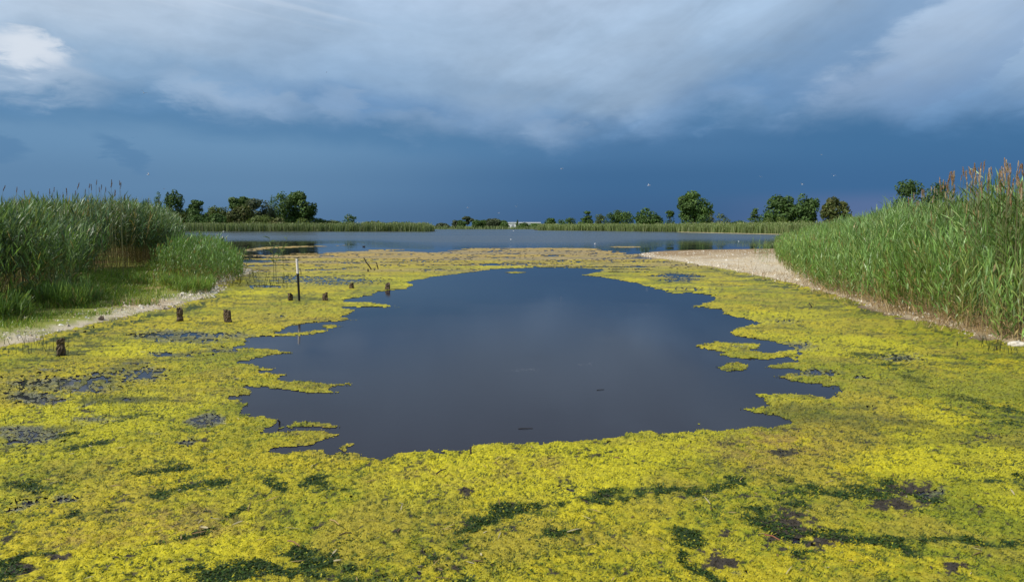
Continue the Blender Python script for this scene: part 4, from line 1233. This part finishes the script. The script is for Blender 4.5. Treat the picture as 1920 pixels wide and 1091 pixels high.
def rock():
    X, Y = G(1906, 652)
    r_ = np.random.default_rng(4)
    import bmesh
    bm = bmesh.new(); bmesh.ops.create_icosphere(bm, subdivisions=3, radius=1)
    for v in bm.verts:
        n = vnoise(np.array([v.co.x * 2.1 + 9]), np.array([v.co.y * 2.1 + v.co.z * 1.7]))[0]
        v.co *= .78 + .45 * n
        v.co.x *= .155; v.co.y *= .12; v.co.z *= .075
    me = bpy.data.meshes.new('white_rock'); bm.to_mesh(me); bm.free()
    at = me.attributes.new('tint', 'FLOAT_COLOR', 'POINT'); at.data.foreach_set('color', np.tile([.62, .57, .48, 1], len(me.vertices)).astype(np.float32))
    me.materials.append(M_STONE)
    o = bpy.data.objects.new('white_rock', me); link(o); o.location = (X, Y, .05)
    tag(o, 'pale rock at the water edge of the right shore', 'rock')


rock()


# ------------------------------------------------------------------ shore cover: grass, shells, dead stubble
def shore_cover():
    # grass on the left bank
    sp = Soup()
    N = 150000
    x = rng.uniform(-17, -6.5, N); y = rng.uniform(10, 36, N)
    sd = poly_sd(x, y, LEFT_LAND); st = poly_sd(x, y, TALL_LEFT)
    f = fbm(x, y, 1.1, 4, .55, 17)
    k = (sd > .75) & (st < 1.5) & (rng.random(N) < (.10 + 1.0 * sstep(f + np.clip(sd - 1.4, 0, 2) * .10, .42, .62)) * sstep(sd + (f - .5) * 2.4, .8, 2.2) * np.clip(16 / y, .35, 1))
    x, y, sd, st = x[k], y[k], sd[k], st[k]; n = len(x)
    h = rng.uniform(.07, .2, n) * (1 + .9 * sstep(st, -1.6, .2))
    tallpatch = sstep(fbm(x, y, 2.0, 3, .5, 47), .54, .66); h *= 1 + tallpatch * 1.1
    P = np.stack([x, y, land_z(x, y) - .01], -1)
    D = unit(np.stack([rng.normal(0, .35, n), rng.normal(0, .35, n), np.ones(n)], -1))
    ph = rng.random(n) * 6.28; side = np.stack([np.cos(ph), np.sin(ph), 0 * ph], -1)
    c = np.array([[.21, .33, .045], [.26, .37, .05], [.17, .27, .04], [.31, .34, .08], [.38, .31, .13]])[rng.choice(5, n, p=[.28, .27, .17, .17, .11])] * rng.uniform(.7, 1.25, (n, 1))
    ribbons(sp, P, D, np.stack([rng.normal(.1, .2, n), rng.normal(0, .2, n), np.full(n, -.2)], -1), h, np.full(n, .006) * np.clip(y / 14, 1, 2), side, 2, c * .85, c, 'blade')
    o = sp.build('shore_grass', M_REED); tag(o, 'short green grass on the left bank', 'grass', kind='stuff')
    # taller tufts in front of the left stand and along the shell strip
    sp = Soup()
    N = 5200
    px = rng.uniform(-120, 420, N); base = np.interp(px, [-120, 0, 150, 250, 340, 420], [612, 601, 576, 550, 548, 547]) + rng.normal(0, 9, N)
    q = np.array([G(a, b) for a, b in zip(px, base)]); x, y = q[:, 0], q[:, 1]
    f = fbm(x, y, 1.5, 3, .5, 23); k = (f + np.where(px < 170, -.02, np.where(px > 300, .03, -.10)) > .52) & (poly_sd(x, y, LEFT_LAND) > .5)
    x, y, px = x[k], y[k], px[k]
    h = rng.uniform(.25, .6, len(x)) * np.where(px < 170, .9, .62)
    reeds(sp, x, y, land_z(x, y), h, (.35, 0, 0), np.array([[.19, .30, .06], [.22, .32, .07], [.16, .25, .06]]), np.array([.2, .2, .06]), 6, .012, .05, (8, 30), (.5, .9))
    o = sp.build('grass_tufts', M_REED); tag(o, 'tall grass tufts in front of the left reeds', 'grass', kind='stuff')
    # shells and pebbles
    for name, label, poly, n0, rng_box, smax in (('shell_gravel', 'white shell gravel along the left waterline', LEFT_LAND, 34000, (-16, -5, 9, 36), 2.0),
                                                 ('shell_litter', 'white shell and stone litter on the right shore', RIGHT_LAND, 60000, (6, 24, 9, 60), 1.5)):
        x = rng.uniform(rng_box[0], rng_box[1], n0); y = rng.uniform(rng_box[2], rng_box[3], n0)
        sd = poly_sd(x, y, poly)
        pr = sstep(sd, -.05, .25) * sstep(sd, smax, smax * .4)
        if poly is RIGHT_LAND: pr = np.maximum(pr * .8, (y > 26) * (sd > 0) * .16)
        k = rng.random(n0) < pr * (.25 + .75 * sstep(fbm(x, y, .8, 3, .5, 5), .4, .55)); x, y = x[k], y[k]; n = len(x)
        P = np.stack([x, y, land_z(x, y)], -1)
        s = rng.uniform(.012, .04, n) * np.where(rng.random(n) < .08, 2.3, 1) * np.clip(y / 18, .8, 1.6)
        ph = rng.random(n) * 6.28; e = rng.uniform(.5, 1, n)
        ax = np.stack([np.cos(ph), np.sin(ph), rng.normal(0, .15, n)], -1) * s[:, None]; ay = np.stack([-np.sin(ph), np.cos(ph), rng.normal(0, .15, n)], -1) * (s * e)[:, None]
        up = np.array([0, 0, 1.0]) * (s * rng.uniform(.35, .8, n))[:, None]
        V = np.stack([P - ax - up * .3, P - ay - up * .3, P + ax * .9 - up * .3, P + ay * .9 - up * .3, P + up + ax * .2], 1).reshape(-1, 3)
        b = (np.arange(n) * 5)[:, None, None]
        F = (np.array([[0, 1, 4], [1, 2, 4], [2, 3, 4], [3, 0, 4]])[None] + b).reshape(-1, 3)
        c = np.array([[.68, .62, .50], [.60, .52, .39], [.46, .37, .25], [.72, .68, .58]])[rng.integers(0, 4, n)] * rng.uniform(.6, 1.1, (n, 1))
        o = build(name, V, F, M_STONE, np.repeat(c, 5, 0)); tag(o, label, 'shells', kind='stuff')
    # dead stubble along the right waterline and a little on the left clump
    sp = Soup()
    N = 44000
    x = rng.uniform(7, 18, N); y = rng.uniform(9, 40, N)
    sd = poly_sd(x, y, RIGHT_LAND)
    k = (sd > -.12) & (sd < 1.5) & (rng.random(N) < np.interp(y, [9, 24, 30, 40], [1, 1, .35, .1]) * (.3 + .7 * sstep(fbm(x, y, .9, 3, .5, 29), .4, .6)))
    x, y = x[k], y[k]; n = len(x)
    P = np.stack([x, y, land_z(x, y) - .02], -1)
    D = unit(np.stack([rng.normal(0, .6, n), rng.normal(0, .6, n), rng.uniform(.1, 1.2, n)], -1))
    ph = rng.random(n) * 6.28; side = np.stack([np.cos(ph), np.sin(ph), 0 * ph], -1)
    c = np.array([[.36, .24, .11], [.27, .17, .08], [.46, .34, .17], [.20, .12, .06]])[rng.integers(0, 4, n)] * rng.uniform(.6, 1.2, (n, 1))
    ribbons(sp, P, D, np.stack([0 * x, 0 * x, rng.uniform(-.3, 0, n)], -1), rng.uniform(.08, .6, n) ** 1.2, np.full(n, .007), side, 2, c, c, 'stem')
    o = sp.build('dead_stubble', M_DRY); tag(o, 'brown dead reed stubble along the foot of the right reed bed', 'stubble', kind='stuff')
    # thin dark sprouts standing in the shallow algae
    sp = Soup()
    spots = [(p, q) for p, q in zip(rng.uniform(0, 130, 46), rng.uniform(640, 668, 46))] + [(p, q) for p, q in zip(rng.uniform(430, 560, 60), rng.uniform(517, 541, 60))] + [(p, q) for p, q in zip(rng.uniform(1840, 1920, 40), rng.uniform(640, 668, 40))] + [(p, q) for p, q in zip(rng.uniform(0, 290, 26), rng.uniform(715, 800, 26))]
    Q = np.array([G(*s_) for s_ in spots]); n = len(Q)
    P = np.stack([Q[:, 0], Q[:, 1], 0 * Q[:, 0]], -1)
    D = unit(np.stack([rng.normal(0, .15, n), rng.normal(0, .15, n), np.ones(n)], -1))
    side = np.tile([1.0, 0, 0], (n, 1)); c = np.tile([.05, .06, .02], (n, 1)) * rng.uniform(.6, 1.6, (n, 1))
    ribbons(sp, P, D, np.zeros((n, 3)), rng.uniform(.06, .28, n) * np.clip(Q[:, 1] / 14, .4, 1.4), np.full(n, .005) * np.clip(Q[:, 1] / 12, 1, 2), side, 2, c, c, 'blade')
    o = sp.build('sprouts', M_REED); tag(o, 'thin dark sprouts standing in the shallow algae', 'sprouts', kind='stuff')


shore_cover()


def litter():
    sp = Soup()
    n = 620
    d = 4.3 * (20 / 4.3) ** rng.random(n); x = d * np.tan(np.radians((rng.random(n) - .5) * 70)); y = d
    F_ = algae_fields(x, y); k = (F_[3] > .05) & (np.maximum(poly_sd(x, y, LEFT_LAND), poly_sd(x, y, RIGHT_LAND)) < -.2)
    x, y = x[k], y[k]; n = len(x)
    a = rng.random(n) * 6.28
    D = np.stack([np.cos(a), np.sin(a), rng.uniform(-.05, .25, n)], -1); side = np.stack([-np.sin(a), np.cos(a), rng.normal(0, .3, n)], -1)
    c = np.array([[.16, .10, .04], [.30, .21, .09], [.06, .05, .025], [.42, .36, .2]])[rng.integers(0, 4, n)]
    ribbons(sp, np.stack([x, y, 0 * x + .024], -1), unit(D), np.stack([0 * x, 0 * x, -.1 + 0 * x], -1), rng.uniform(.03, .14, n), rng.uniform(.002, .007, n), side, 3, c, c * .8, 'leaf')
    o = sp.build('leaf_litter', M_DRY); tag(o, 'scattered dead leaf scraps and stems on the algae mat', 'litter', kind='stuff')


litter()


def specks():
    sp = Soup()
    P = [(x, y) for x, y in zip(rng.normal(984, 14, 46), rng.normal(693, 1.6, 46))] + [(x, y) for x, y in zip(rng.normal(1100, 10, 14), rng.normal(683, 1.5, 14))]
    for px, py in P:
        X, Y = G(px, py); r = rng.uniform(.0015, .0035)
        a = np.linspace(0, 6.28, 6, endpoint=False)
        V = [(X + r * math.cos(t), Y + r * math.sin(t), .001) for t in a] + [(X + r * .6 * math.cos(t), Y + r * .6 * math.sin(t), .001 + r * .6) for t in a]
        sp.add(V, [[i, (i + 1) % 6, 6 + (i + 1) % 6, 6 + i] for i in range(6)] , (.5, .52, .55))
        sp.add(V[6:], [[0, 1, 2, 3], [0, 3, 4, 5]], (.5, .52, .55))
    o = sp.build('foam_bubbles', M_FEATHER); tag(o, 'thin line of tiny foam bubbles on the open pond', 'foam', kind='stuff')


specks()


# ------------------------------------------------------------------ lone reeds and flowering reeds
def lone_reed(label, base, top, nleaf, lean):
    X, Y = G(*base)
    T = AT(top[0], top[1], Y); h = T[2]
    sp = Soup(); n = nleaf
    stem = np.array([(0, 0, -.1), (lean * .3, 0, h * .5), (T[0] - X, 0, h)])
    tube(sp, stem, [.012, .010, .006], (.20, .21, .08), 5)
    root = sp.build('lone_reed', M_REED); root.location = (X, Y, 0); tag(root, label, 'reed')
    for i in range(n):
        t = .42 + .56 * (i + .5) / n
        b = np.array([[np.interp(t, [0, .5, 1], stem[:, 0]), 0, t * h]])
        a = (0 if i % 2 else math.pi) + rng.normal(0, .6)
        ph = math.radians(rng.uniform(25, 55))
        d = np.array([[math.cos(a) * math.sin(ph), math.sin(a) * math.sin(ph), math.cos(ph)]])
        s2 = Soup()
        ribbons(s2, b, d, np.array([[0, 0, -.5]]), np.array([rng.uniform(.32, .5)]), np.array([.024]), unit(np.cross(d, [[0.3, 1.0, .2]])), 4, np.array([[.13, .19, .06]]), np.array([[.17, .23, .08]]), 'leaf')
        s2.build('leaf', M_REED, root)


lone_reed('taller lone reed standing in the algae right of the low reed clump', (513, 527), (504, 442), 7, .1)
lone_reed('lone reed with a bent leafy top, just right of the taller lone reed', (518, 521), (530, 463), 8, -.05)
lone_reed('faint leafless lone reed, rightmost beside the low reed clump', (531, 505), (540, 441), 3, .0)


def plume_mesh(sp, base, d, L, col, n=34):
    base = np.repeat(np.asarray(base)[None], n, 0); d = np.asarray(d)
    t = rng.random(n) ** .8
    P = base + d * (t * L * .78)[:, None]
    a = rng.random(n) * 6.28
    sd = unit(np.stack([np.cos(a), np.sin(a), 0 * a], -1))
    dv = unit(d + sd * rng.uniform(.12, .42, (n, 1)))
    c = np.asarray(col) * rng.uniform(.7, 1.35, (n, 1))
    ribbons(sp, P, dv, np.stack([0 * t + .06, 0 * t, -.12 + 0 * t], -1), L * rng.uniform(.22, .40, n) * (1.15 - .6 * t), np.full(n, .0085) * L / .3, unit(np.cross(dv, sd) + .2 * sd), 2, c, c * 1.1, 'leaf')


def flowering(label, group, px, py, d, Lp, col, lean):
    """py is the plume's tip"""
    T = np.array(AT(px, py, d))
    z0 = float(land_z(np.array([T[0]]), np.array([T[1]]))[0])
    Hst = T[2] - Lp * .92 - z0
    root_xy = (T[0] - lean[0] * .4, T[1])
    sp = Soup()
    stem = np.array([(0, 0, -.05), (lean[0] * .08, 0, Hst * .5), (lean[0] * .3, 0, Hst)])
    tube(sp, stem, [.007, .0065, .004], (.20, .20, .09), 5)
    o = sp.build('flowering_reed', M_REED); o.location = (root_xy[0], root_xy[1], z0); tag(o, label, 'reed', group)
    dv = unit(np.array([lean[0] * .8, lean[1], 1.0])[None])[0]
    s2 = Soup(); plume_mesh(s2, stem[2], dv, Lp, col)
    s2.build('plume', M_PLUME, o)
    for i in range(3):
        t = rng.uniform(.62, .92); a = rng.random() * 6.28
        b = np.array([[np.interp(t, [0, .5, 1], stem[:, 0]), 0, t * Hst]])
        dd = unit(np.array([[math.cos(a) * .5, math.sin(a) * .5, .8]]))
        s3 = Soup(); ribbons(s3, b, dd, np.array([[0, 0, -.35]]), np.array([.4]), np.array([.017]), unit(np.cross(dd, [[0, .3, 1.0]])), 3, np.array([[.12, .18, .06]]), np.array([[.15, .21, .08]]), 'leaf')
        s3.build('leaf', M_REED, o)


LPL = {0: 'solitary dark plumed reed at the far left end of the left reed stand', 1: 'second plumed reed from the left end of the left reed stand', 8: 'plumed reed bending left, tallest over the middle of the left stand',
       12: 'tallest plumed reed in the cluster near the right of the left stand', 21: 'short plumed reed just right of the tall plume pair on the left stand', 23: 'plumed reed in front of the narrow dark tree behind the left stand',
       24: 'plumed reed in front of the slim pointed tree behind the left stand', 25: 'plumed reed leaning at the right end of the left reed stand'}
LP = [(6, 346), (31, 350), (46, 356), (70, 358), (93, 353), (102, 350), (125, 352), (141, 357), (145, 341), (160, 354), (167, 343), (171, 345), (181, 337), (186, 350), (190, 345), (198, 350), (207, 341), (209, 336), (215, 355), (224, 338), (226, 341), (234, 364), (118, 360), (278, 371), (298, 373), (318, 385), (255, 372), (15, 372)]
for i, (px, py) in enumerate(LP):
    flowering(LPL.get(i, 'tall brown plumed reed sticking out above the left reed stand'), 'plumed reeds above the left reed stand', px, py, (26.5 if px < 240 else 37) + rng.uniform(-1.5, 2.5), rng.uniform(.24, .34), (.20, .12, .085), (rng.uniform(-.1, .35), rng.normal(0, .1)))
RP = []
for i in range(96):
    px = 1686 + 244 * rng.random() ** .72
    sky = np.interp(px, [1690, 1740, 1765, 1800, 1850, 1900, 1930], [372, 345, 328, 312, 296, 292, 300])
    RP.append((px, sky + abs(rng.normal(0, 1)) * np.interp(px, [1690, 1800, 1900], [10, 20, 34])))
for px, py in RP:
    d = np.interp(px, [1690, 1760, 1850, 1930], [31, 22.5, 17, 14.6]) * rng.uniform(.97, 1.06)
    flowering('orange brown plumed reed before the dark round tree behind the right reed bed' if px < 1735 else 'orange brown plumed reed before the dark tree hidden by the right reed bed' if px < 1780 else 'orange brown plumed reed against the sky on the highest crest of the right reed bed', 'plumed reeds on the right reed bed', px, py, d, rng.uniform(.24, .38), ((.43, .29, .20), (.36, .23, .14), (.52, .41, .32))[rng.integers(0, 3)], (rng.uniform(-.35, .12), rng.normal(0, .1)))


# ------------------------------------------------------------------ birds
def lathe(sp, xs, rs, col, sides=9, zoff=None):
    a = np.linspace(0, 2 * math.pi, sides, endpoint=False)
    xs = np.asarray(xs); rs = np.asarray(rs); zo = np.zeros(len(xs)) if zoff is None else np.asarray(zoff)
    V = np.stack([np.repeat(xs[:, None], sides, 1), rs[:, None] * np.cos(a)[None], rs[:, None] * np.sin(a)[None] + zo[:, None]], -1)
    n = len(xs); i = np.arange(n - 1)[:, None] * sides; j = np.arange(sides)[None]; j2 = (j + 1) % sides
    sp.add(V.reshape(-1, 3), np.stack([i + j, i + j2, i + sides + j2, i + sides + j], -1).reshape(-1, 4), col)


def wing_mesh(sgn, up, col, tipc):
    """a tapered wing with thickness, bent at the wrist"""
    sp = Soup()
    st = [(0, .05, 0, .13, .022), (.22, .03, .10 * up, .14, .018), (.40, .06, .15 * up, .11, .012), (.58, -.03, .10 * up, .06, .006), (.68, -.10, .05 * up, .012, .002)]
    V = []
    for y, x, z, ch, th in st:
        V += [(x + ch * .5, y * sgn, z), (x, y * sgn, z + th), (x - ch * .5, y * sgn, z), (x, y * sgn, z - th)]
    F = [[k * 4 + i, k * 4 + (i + 1) % 4, k * 4 + 4 + (i + 1) % 4, k * 4 + 4 + i] for k in range(4) for i in range(4)]
    c = np.tile(np.array(col), (len(V), 1)); c[16:] = tipc
    sp.add(V, F, c)
    return sp


def gull(label, px, py, d, yaw, up, bank, tone=(.72, .73, .75), wing=(.45, .47, .50)):
    P = AT(px, py, d)
    r = empty('gull', P); r.rotation_euler = (bank, 0, yaw); tag(r, label, 'gull', 'gulls flying below the storm clouds')
    s = Soup(); lathe(s, [-.24, -.18, -.06, .06, .14, .19, .24, .27], [.006, .035, .075, .07, .045, .045, .03, .008], tone, 9, [0, 0, 0, .01, .02, .03, .03, .025]); s.build('body', M_FEATHER, r, True)
    s = Soup(); tube(s, [(.265, 0, .025), (.315, 0, .015)], [.012, .004], (.55, .35, .05), 5); s.build('beak', M_FEATHER, r)
    s = Soup(); s.add([(-.2, -.03, .012), (-.2, .03, .012), (-.36, .075, .004), (-.36, -.075, .004), (-.2, -.03, -.012), (-.2, .03, -.012), (-.36, .075, -.004), (-.36, -.075, -.004)], [[0, 1, 2, 3], [7, 6, 5, 4], [0, 3, 7, 4], [1, 5, 6, 2], [3, 2, 6, 7], [0, 4, 5, 1]], tone); s.build('tail', M_FEATHER, r)
    for g in (-1, 1): wing_mesh(g, up, wing, (.06, .06, .07)).build('wing', M_FEATHER, r, True)


for a in (('white bellied gull highest on the left below the cloud edge, wings half folded', 270, 175, 130, 1.9, 2.2, .5),
          ('white gull above the gap between the left reeds and the left wood', 278, 328, 165, .6, 2.6, .2),
          ('small dark gull just above the narrow trees of the left wood', 307.5, 354, 230, .1, .4, .1, (.22, .22, .24), (.16, .16, .18)),
          ('tiny dark bird alone high in the grey cloud left of the middle', 612.5, 136, 330, .3, 1.2, .3, (.1, .1, .12), (.08, .08, .1)),
          ('tiny white gull low above the farthest trees, left one of three', 877, 390, 260, .8, 2.2, .2),
          ('tiny white gull low above the farthest trees, middle one of three', 935, 400, 270, 2.2, 2.0, .1),
          ('small white gull low above the white hall', 968.5, 387.5, 240, 1.2, 2.4, -.3),
          ('white gull alone in the dark blue sky above the middle of the lake', 1053, 317.5, 200, .7, 2.0, .2),
          ('largest white gull left above the tallest right tree, wings spread', 1216.5, 348, 150, .25, 1.6, .35),
          ('small grey gull above the gap right of the tallest right tree', 1426, 332, 250, 1.0, 1.8, .1, (.45, .47, .5)),
          ('white gull above the twin dark trees', 1504, 346, 200, 2.0, 2.2, .3),
          ('bright white gull above the brownish olive tree', 1563, 330, 185, 1.4, 2.4, .3),
          ('faint grey gull high above the brownish olive tree', 1540, 290.5, 280, .2, 1.0, .2, (.4, .42, .46))):
    gull(*a)


def water_bird(label, px, py, size, head, tone=(.82, .82, .80), name='swan', group=None, z=None, d=None):
    if d is None: X, Y = G(px, py); Z = 0.0
    else: X, Y, Z = AT(px, py, d)
    r = empty(name, (X, Y, Z)); r.rotation_euler = (0, 0, 0 if head > 0 else math.pi); r.scale = (size,) * 3
    tag(r, label, name, group)
    s = Soup(); lathe(s, [-.52, -.44, -.3, -.05, .2, .36, .44], [.01, .09, .19, .24, .22, .13, .02], tone, 10, [.26, .22, .16, .12, .11, .12, .14]); s.build('body', M_FEATHER, r, True)
    s = Soup()
    if name == 'swan': tube(s, [(.34, 0, .16), (.46, 0, .34), (.42, 0, .54), (.44, 0, .70), (.52, 0, .74)], [.075, .055, .042, .042, .045], tone, 7)
    else: tube(s, [(.30, 0, .2), (.42, 0, .34), (.50, 0, .38)], [.11, .095, .07], tone, 7)
    s.build('neck', M_FEATHER, r, True)
    s = Soup(); tube(s, [(.53, 0, .73 if name == 'swan' else .38), (.66, 0, .69 if name == 'swan' else .36)], [.03, .012], (.5, .22, .04), 6); s.build('beak', M_FEATHER, r)


GS = 'white birds resting on the lake'
for a in (('white bird on the water at the left reed island, left one of a close pair', 470, 433.8, .85, 1),
          ('white bird on the water at the left reed island, right one of a close pair', 480, 433.8, .85, -1),
          ('small white bird by the reed island nearest to the left reeds', 358.5, 433.8, .6, 1),
          ('small white bird at the reed island between the left reeds and the close pair', 419, 434.6, .6, 1),
          ('white bird on the water below the white hall', 963, 433.5, .5, 1),
          ('tiny white bird on the mid lake left of centre below the far reeds', 958, 449.5, .26, -1),
          ('tiny white bird on the calm reflection below the right tree row', 1115.5, 457.5, .22, 1),
          ('small white bird on the shiny water beside the right reed bed', 1385, 452.5, .16, -1)):
    water_bird(*a, name='white_bird' if a[3] < .66 else 'swan', group=GS)
water_bird('small dark bird on the lake between the island tongue and the algae', 682, 463, .32, 1, (.03, .03, .03), 'duck')
water_bird('white bird perched on top of the lone island tree', 653.5, 408, .9, -1, name='white_bird', d=321)
